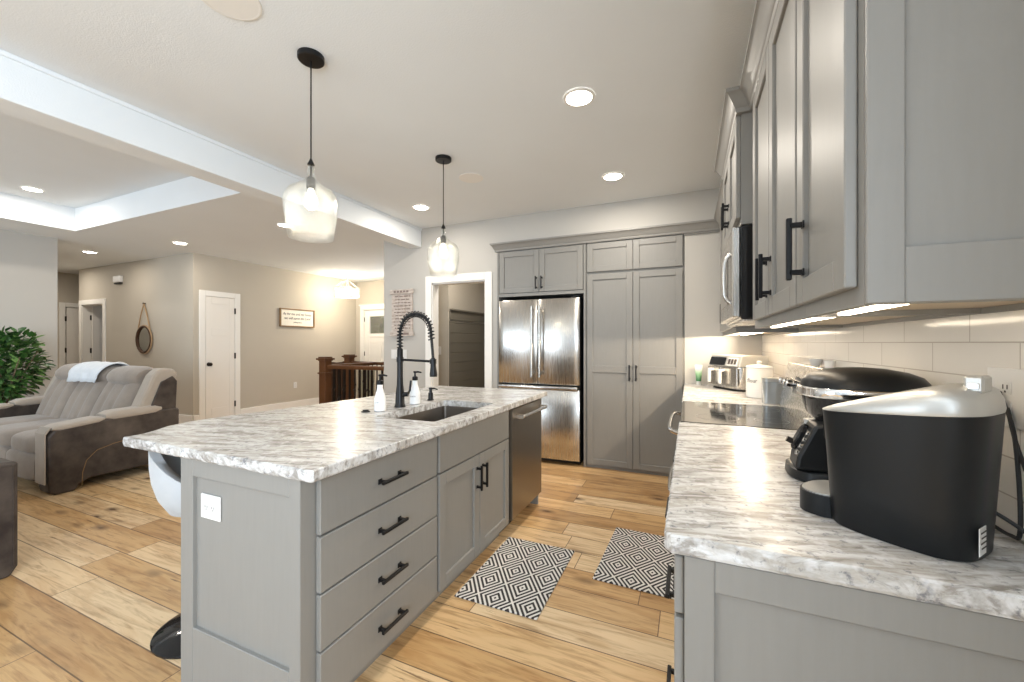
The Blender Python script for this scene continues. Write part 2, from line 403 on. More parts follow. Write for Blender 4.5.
# great room walls
w = MB(); w.box(-7.37, -7.25, 3.87, 7.43, 0, H)
struct('wall_hall_right', w, M['wall'])
w = MB(); FD0, FD1, FDZ = -7.02, -6.10, 2.08
w.box(-7.25, FD0, 7.31, 7.43, 0, H); w.box(FD0, FD1, 7.31, 7.43, FDZ, H); w.box(FD1, -3.60, 7.31, 7.43, 0, H)
struct('wall_front', w, M['wall'])
w = MB(); w.box(-11.0, -10.87, 3.87, 3.99, 0, H); w.box(-10.87, -10.05, 3.87, 3.99, 2.04, H); w.box(-10.05, -7.37, 3.87, 3.99, 0, H)
struct('wall_mirror', w, M['wall'])
w = MB(); w.box(-11.87, -11.75, 2.6, 5.6, 0, H); w.box(-11.75, -7.4, 5.5, 5.6, 0, H)
struct('wall_hall_end', w, M['wall'])
w = MB(); w.box(-8.12, -8.0, -4, 2.6, 0, H); w.box(-11.87, -8.12, 2.48, 2.6, 0, H)
struct('wall_left', w, M['wallg'])
w = MB()
wins = [(-2.9, .2, .05, 2.3), (-7.5, -3.9, .3, 2.45)]
w.box(-8.12, -7.5, -4.12, -4, 0, H); w.box(-3.9, -2.9, -4.12, -4, 0, H); w.box(.2, .72, -4.12, -4, 0, H)
for a, b, z0, z1 in wins: w.box(a, b, -4.12, -4, 0, z0); w.box(a, b, -4.12, -4, z1, H)
struct('wall_rear', w, M['wallg'])
for i, (a, b, z0, z1) in enumerate(wins):
    w = MB(); n_ = 3
    for k in range(n_ + 1):
        x = a + (b - a - .06) * k / n_; w.box(x, x + .06, -4.11, -4.04, z0, z1, .004)
    w.box(a, b, -4.11, -4.04, z0, z0 + .06, .004); w.box(a, b, -4.11, -4.04, z1 - .06, z1, .004)
    struct('window_%d' % (i + 1), w, M['trim'])
# stair below
st = MB()
for k in range(7):
    st.box(SWX0 + k * .27, SWX0 + (k + 1) * .27 + .02, SWY0, SWY1, -.18 * (k + 1) - .03, -.18 * (k + 1), .004)
    st.box(SWX0 + k * .27 - .0, SWX0 + k * .27 + .02, SWY0, SWY1, -.18 * (k + 1), -.18 * k - .03)
st.box(-12, 0, SWY0 - .5, SWY1 + .5, -1.6, -1.5)
struct('trim_stairs', st, M['wood_d'], 'dark stairs going down behind the railing')
# baseboards
bb = MB(); bh = .14
bb.box(-7.25, -7.232, 4.60, 7.31, 0, bh, .004); bb.box(-7.25, -7.232, 3.85, 3.95, 0, bh, .004)
struct('baseboard_hall_right', bb, M['trim'])
bb = MB().box(-9.91, -7.232, 3.852, 3.87, 0, bh, .004); struct('baseboard_mirror_wall', bb, M['trim'])
bb = MB().box(-8.0, -7.982, -4, 2.6, 0, bh, .004); struct('baseboard_left', bb, M['trim'])
bb = MB().box(-3.70, -3.09, 4.202, 4.22, 0, bh, .004); struct('baseboard_back', bb, M['trim'])
bb = MB().box(-6.9 + .9, -3.75, 7.292, 7.31, 0, bh, .004); struct('baseboard_front', bb, M['trim'])
bb = MB().box(-3.60, -3.2, 4.982, 5.0, 0, bh, .004); struct('baseboard_mudroom', bb, M['trim'])

def casing(mb, P, a0, a1, z1, wd_=.09, th=.018, jd=0.12):
    """casing round an opening a0..a1, plus a jamb going back into the wall"""
    mb.box(a0 - wd_, a0, 0, th, 0, z1 + wd_, .003, P=P); mb.box(a1, a1 + wd_, 0, th, 0, z1 + wd_, .003, P=P)
    mb.box(a0, a1, 0, th, z1, z1 + wd_, .003, P=P)
    mb.box(a0 - .004, a0 + .014, -jd, .0, 0, z1, P=P); mb.box(a1 - .014, a1 + .004, -jd, 0, 0, z1, P=P); mb.box(a0, a1, -jd, 0, z1 - .014, z1 + .004, P=P)
PBK = ((0, YB, 0), (1, 0), (0, -1))
w = MB(); casing(w, PBK, DX0, DX1, DZ); struct('door_1', w, M['trim'], 'white cased doorway between the kitchen and the dark panelled room')

def panel_door(mb, P, a0, a1, z0, z1, d0, d1, panels, st_=.11):
    """flat slab with recessed panels on both faces. panels: list of (z0,z1)"""
    mb.box(a0, a0 + st_, d0, d1, z0, z1, .002, P=P); mb.box(a1 - st_, a1, d0, d1, z0, z1, .002, P=P)
    zs = [z0] + [q for p in panels for q in p] + [z1]
    for i in range(0, len(zs), 2): mb.box(a0 + st_, a1 - st_, d0, d1, zs[i], zs[i + 1], .002, P=P)
    for p in panels: mb.box(a0 + st_, a1 - st_, d0 + .010, d1 - .010, p[0], p[1], P=P)
def knob(mb, P, a, z, d=0):
    o, A, D = P
    base = Vector((o[0] + A[0] * a + D[0] * d, o[1] + A[1] * a + D[1] * d, o[2] + z)); Dv = Vector((D[0], D[1], 0))
    mb.cyl(base, base + Dv * .008, .032, 16); mb.cyl(base, base + Dv * .04, .011, 10)
    mb.tube([base + Dv * x for x in (.035, .042, .055, .066, .07)], [.014, .026, .03, .022, .008], 14)
def hinges(mb, P, a, zs, d=0):
    for z in zs: mb.box(a - .012, a + .012, d, d + .012, z - .05, z + .05, .002, P=P)
# closet door (narrow white, closed)
PS = ((-7.25, 0, 0), (0, 1), (1, 0))
w = MB(); casing(w, PS, 4.04, 4.51, 2.07, jd=.0); o = struct('door_2', w, M['trim'], 'narrow white closet door with a black knob')
d = MB(); panel_door(d, PS, 4.045, 4.505, .01, 2.065, .002, .014, [(.22, 1.42), (1.55, 1.95)], .09)
struct('door_leaf', d, M['door'], parent=o)
k_ = MB(); knob(k_, PS, 4.09, .95, .012); struct('door_knob', k_, M['bronze'], parent=o, smooth=True)
k_ = MB(); hinges(k_, PS, 4.508, (.25, 1.08, 1.85), .012); struct('hinge', k_, M['bronze'], parent=o)
# front door
PF = ((0, 7.31, 0), (1, 0), (0, -1))
w = MB(); casing(w, PF, FD0, FD1, FDZ); w.box(FD0 - .12, FD1 + .12, 0, .03, FDZ + .09, FDZ + .12, .003, P=PF)
o = struct('door_3', w, M['trim'], 'white front door with a small window')
d = MB(); a0, a1 = FD0 + .016, FD1 - .016
d.box(a0, a0 + .15, -.06, -.02, .01, 2.06, .002, P=PF); d.box(a1 - .15, a1, -.06, -.02, .01, 2.06, .002, P=PF)
for z0, z1 in ((.01, .25), (1.30, 1.52), (1.92, 2.06)): d.box(a0 + .15, a1 - .15, -.06, -.02, z0, z1, .002, P=PF)
d.box(a0 + .15, a1 - .15, -.05, -.03, .25, 1.30, P=PF); d.box((a0 + a1) / 2 - .06, (a0 + a1) / 2 + .06, -.06, -.02, .25, 1.30, .002, P=PF)
d.box(a0 + .15, a1 - .15, -.06, -.005, 1.44, 1.47, .003, P=PF)
struct('door_leaf', d, M['door'], parent=o)
g = MB().box(a0 + .15, a1 - .15, -.044, -.038, 1.52, 1.92, P=PF); struct('door_pane', g, M['pane'], parent=o)
k_ = MB(); hinges(k_, PF, a0, (.25, 1.05, 1.85), -.02); struct('hinge', k_, M['bronze'], parent=o)
# hall doorway with leaf standing open
PM = ((0, 3.87, 0), (1, 0), (0, -1))
w = MB(); casing(w, PM, -10.87, -10.05, 2.04); o = struct('door_4', w, M['trim'], 'hall doorway whose white door stands open into the room')
P2 = ((-10.87, 0, 0), (0, 1), (1, 0))
d = MB(); panel_door(d, P2, 4.0, 4.78, .01, 2.03, .016, .05, [(.22, 1.42), (1.55, 1.92)]); struct('door_leaf', d, M['door'], parent=o)
k_ = MB(); hinges(k_, P2, 3.985, (.25, 1.15, 1.80), .02); struct('hinge', k_, M['bronze'], parent=o)
PE = ((-11.75, 0, 0), (0, 1), (1, 0))
w = MB(); casing(w, PE, 3.93, 4.7, 2.04, jd=0); o = struct('door_5', w, M['trim'], 'white door at the far end of the hall')
d = MB(); panel_door(d, PE, 3.945, 4.69, .01, 2.03, .003, .014, [(.22, 1.42), (1.55, 1.92)]); struct('door_leaf', d, M['door'], parent=o)
k_ = MB(); hinges(k_, PE, 3.93, (.25, 1.15, 1.80), .016); struct('hinge', k_, M['bronze'], parent=o)
# garden seen through the front door pane
g = MB()
for k in range(60):
    x = -15.5 + (k % 30) * .22; r = .5 + random.random() * .5
    rings = []
    for i in range(7):
        th = PI * i / 6; rings.append([(x + r * (math.sin(th) + .02) * math.cos(2 * PI * j / 10) * (1 + .25 * random.random()), 14 + r * (math.sin(th) + .02) * math.sin(2 * PI * j / 10), (.5 if k < 30 else 1.75) + random.random() * .2 - r * 1.2 * math.cos(th)) for j in range(10)])
    g.loft(rings)
hd = tag(obj('garden_hedge', g, outdoor(), smooth=True), 'green hedge outside, seen through the front door glass', 'hedge', kind='stuff')
struct('ground', MB().box(-18, 2, 7.6, 22, -.3, -.2), mat('lawn', (.08, .14, .04), .9))

# ---------------------------------------------------------------- cabinet helpers
def shaker(mb, P, a0, a1, z0, z1, th=.02, rail=.06, mid=None, d0=0):
    mb.box(a0, a0 + rail, d0, d0 + th, z0, z1, .0025, P=P); mb.box(a1 - rail, a1, d0, d0 + th, z0, z1, .0025, P=P)
    zs = [z0, z0 + rail] + ([mid - rail * .6, mid + rail * .6] if mid else []) + [z1 - rail, z1]
    for i in range(0, len(zs), 2): mb.box(a0 + rail, a1 - rail, d0, d0 + th, zs[i], zs[i + 1], .0025, P=P)
    mb.box(a0 + rail, a1 - rail, d0, d0 + th * .45, z0 + rail, z1 - rail, P=P)
    return mb
def slab_front(mb, P, a0, a1, z0, z1, th=.02, d0=0):
    return mb.box(a0, a1, d0, d0 + th, z0, z1, .003, P=P)
def pull(P, a, z, L=.14, vert=False, d=.02):
    mb = MB(); h = L / 2
    if vert:
        for s_ in (-1, 1):
            mb.box(a - .006, a + .006, d, d + .03, z + s_ * (h - .018) - .006, z + s_ * (h - .018) + .006, .001, P=P)
            mb.box(a - .009, a + .009, d, d + .004, z + s_ * (h - .018) - .009, z + s_ * (h - .018) + .009, .001, P=P)
        mb.box(a - .006, a + .006, d + .024, d + .036, z - h, z + h, .002, P=P)
    else:
        for s_ in (-1, 1):
            mb.box(a + s_ * (h - .018) - .006, a + s_ * (h - .018) + .006, d, d + .03, z - .006, z + .006, .001, P=P)
            mb.box(a + s_ * (h - .018) - .010, a + s_ * (h - .018) + .010, d, d + .004, z - .010, z + .010, .001, P=P)
        mb.box(a - h, a + h, d + .024, d + .036, z - .006, z + .006, .002, P=P)
    return mb
def door_part(root, P, a0, a1, z0, z1, handle=None, rail=.06, mid=None, hl=.14, name='door'):
    o = obj(name, shaker(MB(), P, a0, a1, z0, z1, rail=rail, mid=mid), M['cab'], root, world=True)
    if handle: obj('handle', pull(P, handle[0], handle[1], hl, True), M['black'], o, world=True)
    return o
def drawer_part(root, P, a0, a1, z0, z1, handle=True, hl=.15):
    o = obj('drawer', slab_front(MB(), P, a0, a1, z0, z1), M['cab'], root, world=True)
    if handle: obj('handle', pull(P, (a0 + a1) / 2, (z0 + z1) / 2, hl, False), M['black'], o, world=True)
    return o
CT = .914; CB = .876     # counter top and its underside
def slab_counter(name, outline, hole=None, label='', cat='countertop'):
    """outline CCW; irregular chiselled edge; optional rectangular hole"""
    bm = bmesh.new()
    pts = []
    n = len(outline)
    for i in range(n):
        p, q = Vector(outline[i]), Vector(outline[(i + 1) % n]); L = (q - p).length; k = max(1, int(L / .012))
        for j in range(k): pts.append(p + (q - p) * j / k)
    m = len(pts); cen = sum(pts, Vector((0, 0))) / m
    random.seed(3)
    zs = [(CT, -.004), (CT - .004, 0), (CT - .012, .0), (CT - .022, 0), (CB + .006, 0), (CB, -.003)]
    rings = []
    nrm = []
    for i in range(m):
        t = (pts[(i + 1) % m] - pts[i - 1]).normalized(); nrm.append(Vector((t.y, -t.x)))
    for zi, (z, o_) in enumerate(zs):
        ring = []
        for i in range(m):
            j = o_ + (random.uniform(-.0010, .0010) if 0 < zi < 5 else random.uniform(-.001, .001))
            p = pts[i] + nrm[i] * j; ring.append(bm.verts.new((p.x, p.y, z)))
        rings.append(ring)
    for a, b in zip(rings, rings[1:]):
        for i in range(m): bm.faces.new((a[i], a[(i + 1) % m], b[(i + 1) % m], b[i]))
    for ring, z, flip in ((rings[0], CT, False), (rings[-1], CB, True)):
        es = [bm.edges.get((ring[i], ring[(i + 1) % m])) for i in range(m)]
        if hole:
            x0, x1, y0, y1 = hole; r = .02; hv = []
            for cx, cy, a0 in ((x1 - r, y1 - r, 0), (x0 + r, y1 - r, 90), (x0 + r, y0 + r, 180), (x1 - r, y0 + r, 270)):
                for k in range(5):
                    t = math.radians(a0 + k * 22.5); hv.append(bm.verts.new((cx + r * math.cos(t), cy + r * math.sin(t), z)))
            es += [bm.edges.new((hv[i], hv[(i + 1) % len(hv)])) for i in range(len(hv))]
            if z == CT: top_h = hv
            else:
                for i in range(len(hv)): bm.faces.new((top_h[i], hv[i], hv[(i + 1) % len(hv)], top_h[(i + 1) % len(hv)]))
        bmesh.ops.triangle_fill(bm, use_beauty=True, edges=es)
    bmesh.ops.recalc_face_normals(bm, faces=bm.faces)
    me = bpy.data.meshes.new(name); bm.to_mesh(me); bm.free(); me.materials.append(M['granite'])
    o = bpy.data.objects.new(name, me); COL.objects.link(o); tag(o, label, cat); return o

# ---------------------------------------------------------------- island
IX0, IX1 = -1.75, -1.12       # carcass
PI_ = ((IX1, 0, 0), (0, 1), (1, 0))      # faces +X
r = thing('drawer_cabinet', 'grey island cabinet with four wide drawers and a recessed panel on its near end', 'cabinet', (-1.43, 1.25, 0))
b = MB(); b.box(IX0, IX1, .915, 1.632, .09, CB - .002); b.box(IX0, IX1 - .06, .915, 1.632, 0, .09); b.box(IX0 - .006, IX0, .915, 1.632, 0, CB - .002)
b.box(IX1 - .02, IX1 + .002, .896, .95, .0, CB - .004)
obj('body', b, M['cab'], r, world=True)
PN = ((0, .915, 0), (1, 0), (0, -1))
b = MB(); x0, x1 = IX0 - .006, IX1 + .001
b.box(x0, x0 + .075, 0, .02, 0, CB - .003, .002, P=PN); b.box(x1 - .05, x1, 0, .02, 0, CB - .003, .002, P=PN)
b.box(x0 + .075, x1 - .05, 0, .02, CB - .068, CB - .003, .002, P=PN); b.box(x0 + .075, x1 - .05, 0, .02, 0, .25, .002, P=PN)
b.box(x0 + .075, x1 - .05, 0, .006, .25, CB - .068, P=PN)
b.box(x0 - .004, x1, .02, .028, 0, .02, .002, P=PN)
obj('end_panel', b, M['cab'], r, world=True)
zz = [(.10, .285), (.292, .475), (.482, .665), (.672, .855)]
for z0, z1 in zz: drawer_part(r, PI_, .955, 1.622, z0, z1)
r = thing('sink_cabinet', 'grey island cabinet with two panelled doors below the sink', 'cabinet', (-1.43, 2.05, 0))
b = MB()
b.box(IX0, IX0 + .018, 1.634, 2.468, .09, CB - .002); b.box(IX0 + .018, IX1, 1.634, 1.652, .09, CB - .002); b.box(IX0 + .018, IX1, 2.45, 2.468, .09, CB - .002)
b.box(IX0 + .018, IX1, 1.652, 2.45, .09, .11); b.box(IX1 - .018, IX1, 1.652, 2.45, .11, CB - .002); b.box(IX0, IX1 - .06, 1.634, 2.468, 0, .09); b.box(IX0 - .02, IX0, 1.634, 2.468, 0, CB - .002)
obj('body', b, M['cab'], r, world=True)
obj('false_front', slab_front(MB(), PI_, 1.642, 2.455, .672, .855), M['cab'], r, world=True)
door_part(r, PI_, 1.642, 2.046, .10, .665, (2.015, .54)); door_part(r, PI_, 2.051, 2.455, .10, .665, (2.082, .54))
# dishwasher
r = thing('dishwasher', 'stainless dishwasher built into the far end of the island', 'dishwasher', (-1.43, 2.77, 0))
b = MB(); b.box(IX0 + .02, IX1 - .012, 2.475, 3.062, .09, CB - .012); b.box(IX0 + .02, IX1 - .07, 2.475, 3.062, 0.0, .09)
obj('body', b, M['plastic_b'], r, world=True)
b = MB(); b.box(2.478, 3.060, 0, .035, .11, .857, .004, P=PI_); dd = obj('door', b, M['steel_d'], r, world=True)
b = MB(); hz = .80
b.tube([(IX1 + .085, 2.53 + .49 * t, hz) for t in (0, .25, .5, .75, 1)], .012, 12)
for y in (2.545, 3.005): b.box(IX1 + .035, IX1 + .092, y - .014, y + .014, hz - .016, hz + .016, .004)
obj('handle', b, M['chrome'], dd, world=True, smooth=True)
# finished end + back panel of the island
r = thing('island_side_panel', 'grey finished panel closing the far end of the island beside the dishwasher', 'panel', (-1.43, 3.08, 0))
obj('panel', MB().box(IX0 - .02, IX1 + .0, 3.066, 3.086, 0, CB - .003, .002), M['cab'], r, world=True)
b = MB(); b.box(IX0 - .02, IX0 + .0, 2.472, 3.064, 0, CB - .003, .002); obj('rear_panel', b, M['cab'], r, world=True)
# outlet on island end
def outlet(name, P, a, z, label, cat='outlet', wdt=.075, hgt=.118, kind='outlet', d=0.0):
    o, A, D = P
    t = thing(name, label, cat, (o[0] + A[0] * a + D[0] * d, o[1] + A[1] * a + D[1] * d, z))
    obj('cover_plate', MB().box(a - wdt / 2, a + wdt / 2, d, d + .006, z - hgt / 2, z + hgt / 2, .002, P=P), M['plate'], t, world=True)
    if kind == 'outlet':
        for s_ in (-1, 1):
            m_ = MB()
            hor = wdt > hgt
            ca, cz = (a + s_ * .02, z) if hor else (a, z + s_ * .02)
            m_.box(ca - .015, ca + .015, d + .006, d + .008, cz - .013, cz + .013, .002, P=P)
            q = obj('receptacle', m_, M['plate'], t, world=True)
            m_ = MB()
            for dx in (-.006, .006): m_.box(ca + dx - .0012, ca + dx + .0012, d + .008, d + .0086, cz - .003, cz + .006, P=P)
            m_.box(ca - .002, ca + .002, d + .008, d + .0086, cz - .010, cz - .006, P=P)
            obj('slot', m_, M['hole'], q, world=True)
    else:
        n_ = max(1, round(wdt / .05))
        if n_ > 3: n_ = 3
        for i in range(n_):
            ca = a + (i - (n_ - 1) / 2) * .046
            obj('switch', MB().box(ca - .016, ca + .016, d + .006, d + .010, z - .033, z + .033, .002, P=P), M['plate'], t, world=True)
    return t
PNp = ((0, .895, 0), (1, 0), (0, -1))
outlet('outlet', ((0, .908, 0), (1, 0), (0, -1)), -1.588, .705, 'white double outlet on the near end panel of the island', wdt=.112, hgt=.088)

# island countertop with bowed seating side
out = [(-1.052, .876), (-1.045, .884), (-1.045, 3.085), (-1.06, 3.10), (-2.09, 3.10), (-2.10, 3.0)]
def bow(y):
    pts = [(3.0, -2.10), (2.6, -2.105), (2.2, -2.12), (1.85, -2.155), (1.55, -2.21), (1.35, -2.245), (1.2, -2.255), (1.08, -2.225), (1.0, -2.165), (.95, -2.135), (.88, -2.13)]
    return pts
out += [(x, y) for y, x in bow(0)[1:]]
island_top = slab_counter('granite_countertop', out, (-1.52, -1.145, 1.66, 2.33), 'white and grey granite top of the kitchen island with the sink cut in it')
# sink
s = MB(); X0, X1, Y0, Y1 = -1.53, -1.137, 1.65, 2.34; zb = .70
def rr(x0, x1, y0, y1, r_, z, k=5):
    pts = []
    for cx, cy, a0 in ((x1 - r_, y1 - r_, 0), (x0 + r_, y1 - r_, 90), (x0 + r_, y0 + r_, 180), (x1 - r_, y0 + r_, 270)):
        for i in range(k): t = math.radians(a0 + i * 90 / (k - 1)); pts.append((cx + r_ * math.cos(t), cy + r_ * math.sin(t), z))
    return pts
s.loft([rr(X0 - .012, X1 + .006, Y0 - .008, Y1 + .012, .03, CB - .0015), rr(X0, X1, Y0, Y1, .02, CB - .0015), rr(X0 + .004, X1 - .004, Y0 + .004, Y1 - .004, .02, zb + .012), rr(X0 + .016, X1 - .016, Y0 + .016, Y1 - .016, .02, zb),
        rr(X0 + .016, X1 - .016, Y0 + .016, Y1 - .016, .02, zb - .01), rr(X0 - .002, X1 + .002, Y0 - .002, Y1 + .002, .02, zb - .01), rr(X0 - .002, X1 + .002, Y0 - .002, Y1 + .002, .02, CB - .004), rr(X0 - .012, X1 + .006, Y0 - .008, Y1 + .012, .03, CB - .004)], cap=False)
s.f.append([3 * 20 + j for j in range(20)]); s.m.append(0)
sk = thing('kitchen_sink', 'dark stainless undermount sink in the island top', 'sink', (-1.34, 2.02, .70))
obj('basin', s, M['sink'], sk, world=True)
obj('drain', MB().lathe([(.045, 0), (.045, .004), (.03, .004), (.028, .002)], (-1.34, 2.02, .701), 20), M['chrome'], sk, world=True, smooth=True)
# faucet
fx, fy = -1.60, 1.965
f = thing('kitchen_faucet', 'tall matte black spring-neck faucet behind the island sink', 'faucet', (fx, fy, CT + .001))
b = MB(); b.lathe([(.033, 0), (.033, .006), (.031, .01), (.0275, .02), (.0255, .08), (.020, .13), (.0175, .18), (.0175, .345), (.014, .35), (.014, .352)], (0, 0, 0), 24)
obj('post', b, M['black'], f, smooth=True)
arc = []
R_ = .112
for i in range(19):
    t = PI - PI * i / 18; arc.append((R_ + R_ * math.cos(t), 0, .445 + R_ * math.sin(t)))
path = [(0, 0, .35), (0, 0, .40)] + arc + [(2 * R_ + .004, 0, .40), (2 * R_ + .010, 0, .34), (2 * R_ + .014, 0, .29)]
obj('hose', MB().tube(path, .0085, 10), M['rubber'], f, smooth=True)
# spring coil around the hose
def resample(pts, step):
    P_ = [Vector(p) for p in pts]; out_ = [P_[0]]; acc = 0
    for a_, b_ in zip(P_, P_[1:]):
        L = (b_ - a_).length; t = step - acc
        while t < L: out_.append(a_ + (b_ - a_) * t / L); t += step
        acc = (acc + L) % step
    return out_
fine = resample(path[:-2], .0018); coil = []
for i, p in enumerate(fine[:-1]):
    t = (fine[i + 1] - p).normalized(); yv = Vector((0, 1, 0)); nv = t.cross(yv).normalized()
    a_ = 2 * PI * (i * .0018) / .019; coil.append(p + (yv * math.cos(a_) + nv * math.sin(a_)) * .0175)
obj('spring', MB().tube(coil, .0032, 5), M['black'], f, smooth=True)
b = MB(); hx = 2 * R_ + .014
b.tube([(hx, 0, .30), (hx + .001, 0, .27), (hx + .002, 0, .245), (hx + .003, 0, .205), (hx + .003, 0, .19)], [.011, .0155, .017, .022, .021], 18)
obj('spray_head', b, M['black'], f, smooth=True)
b = MB(); b.tube([(.0, 0, .285), (hx - .01, 0, .278)], .0075, 10); b.tube([(hx, 0, .265), (hx, 0, .292)], [.0195, .0195], 18); b.cyl((0, 0, .27), (0, 0, .30), .021, 18)
obj('docking_arm', b, M['black'], f, smooth=True)
b = MB(); b.tube([(.015, .0, .075), (.05, .012, .078)], .014, 12); b.tube([(.045, .012, .078), (.06, .016, .10), (.066, .018, .16)], [.008, .007, .006], 8)
obj('lever', b, M['black'], f, smooth=True)
# soap bottles
def bottle(x, y, label, rz, lab):
    t = thing('soap_bottle', label, 'soap bottle', (x, y, CT + .001), rz, 'soap bottles by the sink')
    b = MB(); b.lathe([(.028, 0), (.033, .004), (.033, .02), (.0315, .07), (.024, .10), (.0165, .125), (.0155, .145), (.0165, .148), (.0155, .15)], n=28)
    o = obj('bottle_body', b, M['soap'], t, smooth=True)
    # small printed words on the bottle front
    tm = text_mb(lab, .012, .0003); tm.v = [(p[0], -.0328, p[1] + .05) for p in tm.v]
    obj('lettering', tm, M['ink'], o)
    b = MB(); b.lathe([(.0165, .149), (.0175, .151), (.0175, .170), (.014, .173), (.006, .175), (.0055, .195), (.010, .197), (.011, .206), (.006, .208)], n=20)
    b.tube([(0, 0, .201), (.02, 0, .203), (.042, 0, .199)], [.007, .006, .0045], 8)
    obj('pump', b, M['black'], t, smooth=True)
bottle(-1.61, 1.805, 'white soap bottle with black pump, left of the black faucet', math.radians(15), 'DISH')
bottle(-1.592, 2.10, 'white soap bottle with black pump, between the faucet and the small black dispenser', math.radians(15), 'HAND')
t = thing('soap_dispenser', 'small matte black built-in dispenser at the far corner of the sink', 'soap dispenser', (-1.60, 2.28, CT + .001))
b = MB().lathe([(.022, 0), (.022, .006), (.017, .01), (.016, .05), (.010, .053), (.009, .07), (.013, .072), (.013, .082), (.009, .085)], n=20)
obj('dispenser_body', b, M['black'], t, smooth=True)
obj('spout', MB().tube([(0, 0, .077), (.03, 0, .08), (.055, 0, .074)], [.007, .006, .005], 8), M['black'], t, smooth=True)
t = thing('disposal_button', 'flat black push button set in the island top left of the soap bottle', 'button', (-1.66, 1.745, CT + .001))
obj('button_ring', MB().lathe([(.024, 0), (.024, .004), (.018, .006)], n=20), M['black'], t, smooth=True)
obj('button_cap', MB().lathe([(.016, .0055), (.016, .011), (.013, .012)], n=20), M['black'], t, smooth=True)

# stools
def stool(x, y, rz, label):
    t = thing('bar_stool', label, 'bar stool', (x, y, 0), rz, 'stools under the island overhang')
    obj('base', MB().lathe([(.205, 0), (.205, .006), (.19, .014), (.10, .028), (.04, .045), (.032, .06)], n=40), M['gloss_b'], t, smooth=True)
    obj('column', MB().lathe([(.028, .055), (.028, .30), (.021, .301), (.021, .525)], n=20), M['gloss_b'], t, smooth=True)
    b = MB(); b.tube([(.0, -.02, .30), (.12, -.13, .285), (.19, -.06, .28), (.2, 0, .28), (.19, .06, .28), (.12, .13, .285), (0, .02, .30)], .010, 8); obj('footrest', b, M['gloss_b'], t, smooth=True)
    b = MB(); b.tube([(.02, .12, .53), (.06, .2, .515), (.08, .24, .49)], .006, 6); obj('lift_lever', b, M['gloss_b'], t, smooth=True)
    # bucket shell: grid of angle around and height; front is +x
    n_ = 36; rings = []
    prof = []
    def rim(a):   # rim height by angle from the back (pi = back)
        q = .5 - .5 * math.cos(a); q = q * q * (3 - 2 * q)
        return .665 + .19 * q
    for part in ('out', 'in'):
        ks = [0, .25, .5, .75, 1.0] if part == 'out' else [1.0, .75, .5, .25, .1, 0]
        for k in ks:
            ring = []
            for j in range(n_):
                a = 2 * PI * j / n_; top = rim(a); zb_ = .555 if part == 'out' else .64
                z = zb_ + (top - zb_) * (k ** 1.0)
                rr_ = (.14 + .09 * min(1, (k * 1.6)) ** .5) if part == 'out' else (.0 + .145 * min(1, k * 3) ** .5 + .02 * k)
                if part == 'out': rr_ = .135 + .065 * (1 - (1 - k) ** 3.0)
                ring.append((rr_ * math.cos(a) * 1.0 - .01, rr_ * math.sin(a) * 1.03, z))
            rings.append(ring)
    obj('seat', MB().loft(rings), M['stool'], t, smooth=True, angle=80)
    obj('seat_cushion', MB().lathe([(.11, .61), (.142, .625), (.150, .645), (.135, .668), (.08, .678), (.01, .68)], n=32), M['stool'], t, smooth=True, angle=80)
    return t
stool(-2.03, 1.15, math.radians(20), 'light grey bucket bar stool tucked under the near end of the island')

# ---------------------------------------------------------------- right run: base cabinets, range
PR = ((-.010, 0, 0), (0, -1), (-1, 0))       # faces -X, a = -y
r = thing('base_cabinet', 'grey base cabinet with black pulls nearest the camera, coffee makers on its top', 'cabinet', (.3, 1.5, 0))
b = MB(); b.box(-.010, .59, .905, 2.135, .09, CB - .002); b.box(.06, .59, .905, 2.135, 0, .09)
obj('body', b, M['cab'], r, world=True)
PRN = ((0, .905, 0), (1, 0), (0, -1))
b = MB(); b.box(-.010, .045, 0, .02, 0, CB - .003, .002, P=PRN); b.box(.53, .595, 0, .02, 0, CB - .003, .002, P=PRN)
b.box(.045, .53, 0, .02, CB - .066, CB - .003, .002, P=PRN); b.box(.045, .53, 0, .02, 0, .12, .002, P=PRN); b.box(.045, .53, 0, .007, .12, CB - .066, P=PRN)
obj('end_panel', b, M['cab'], r, world=True)
for a0, a1 in ((.915, 1.755), (1.762, 2.125)):
    drawer_part(r, PR, -a1, -a0, .735, .855); drawer_part(r, PR, -a1, -a0, .41, .725, hl=.17); drawer_part(r, PR, -a1, -a0, .10, .40)
r = thing('base_cabinet', 'grey base cabinet in the far corner under the air fryer', 'cabinet', (.3, 3.5, 0))
b = MB(); b.box(-.010, .59, 2.93, 4.20, .09, CB - .002); b.box(.06, .59, 2.93, 4.20, 0, .09); obj('body', b, M['cab'], r, world=True)
for a0, a1 in ((2.94, 3.56), (3.567, 4.185)):
    drawer_part(r, PR, -a1, -a0, .70, .855); door_part(r, PR, -a1, -a0, .10, .69, (-a0 - .03 if a0 > 3 else -a1 + .03, .6))
slab_counter('granite_countertop', [(-.035, .876), (.590, .876), (.590, 2.150), (-.048, 2.150), (-.048, .89)], None, 'granite counter under the two coffee makers, nearest the camera')
slab_counter('granite_countertop', [(-.048, 2.922), (.590, 2.922), (.590, 4.215), (-.048, 4.215)], None, 'granite counter in the far corner under the air fryer')
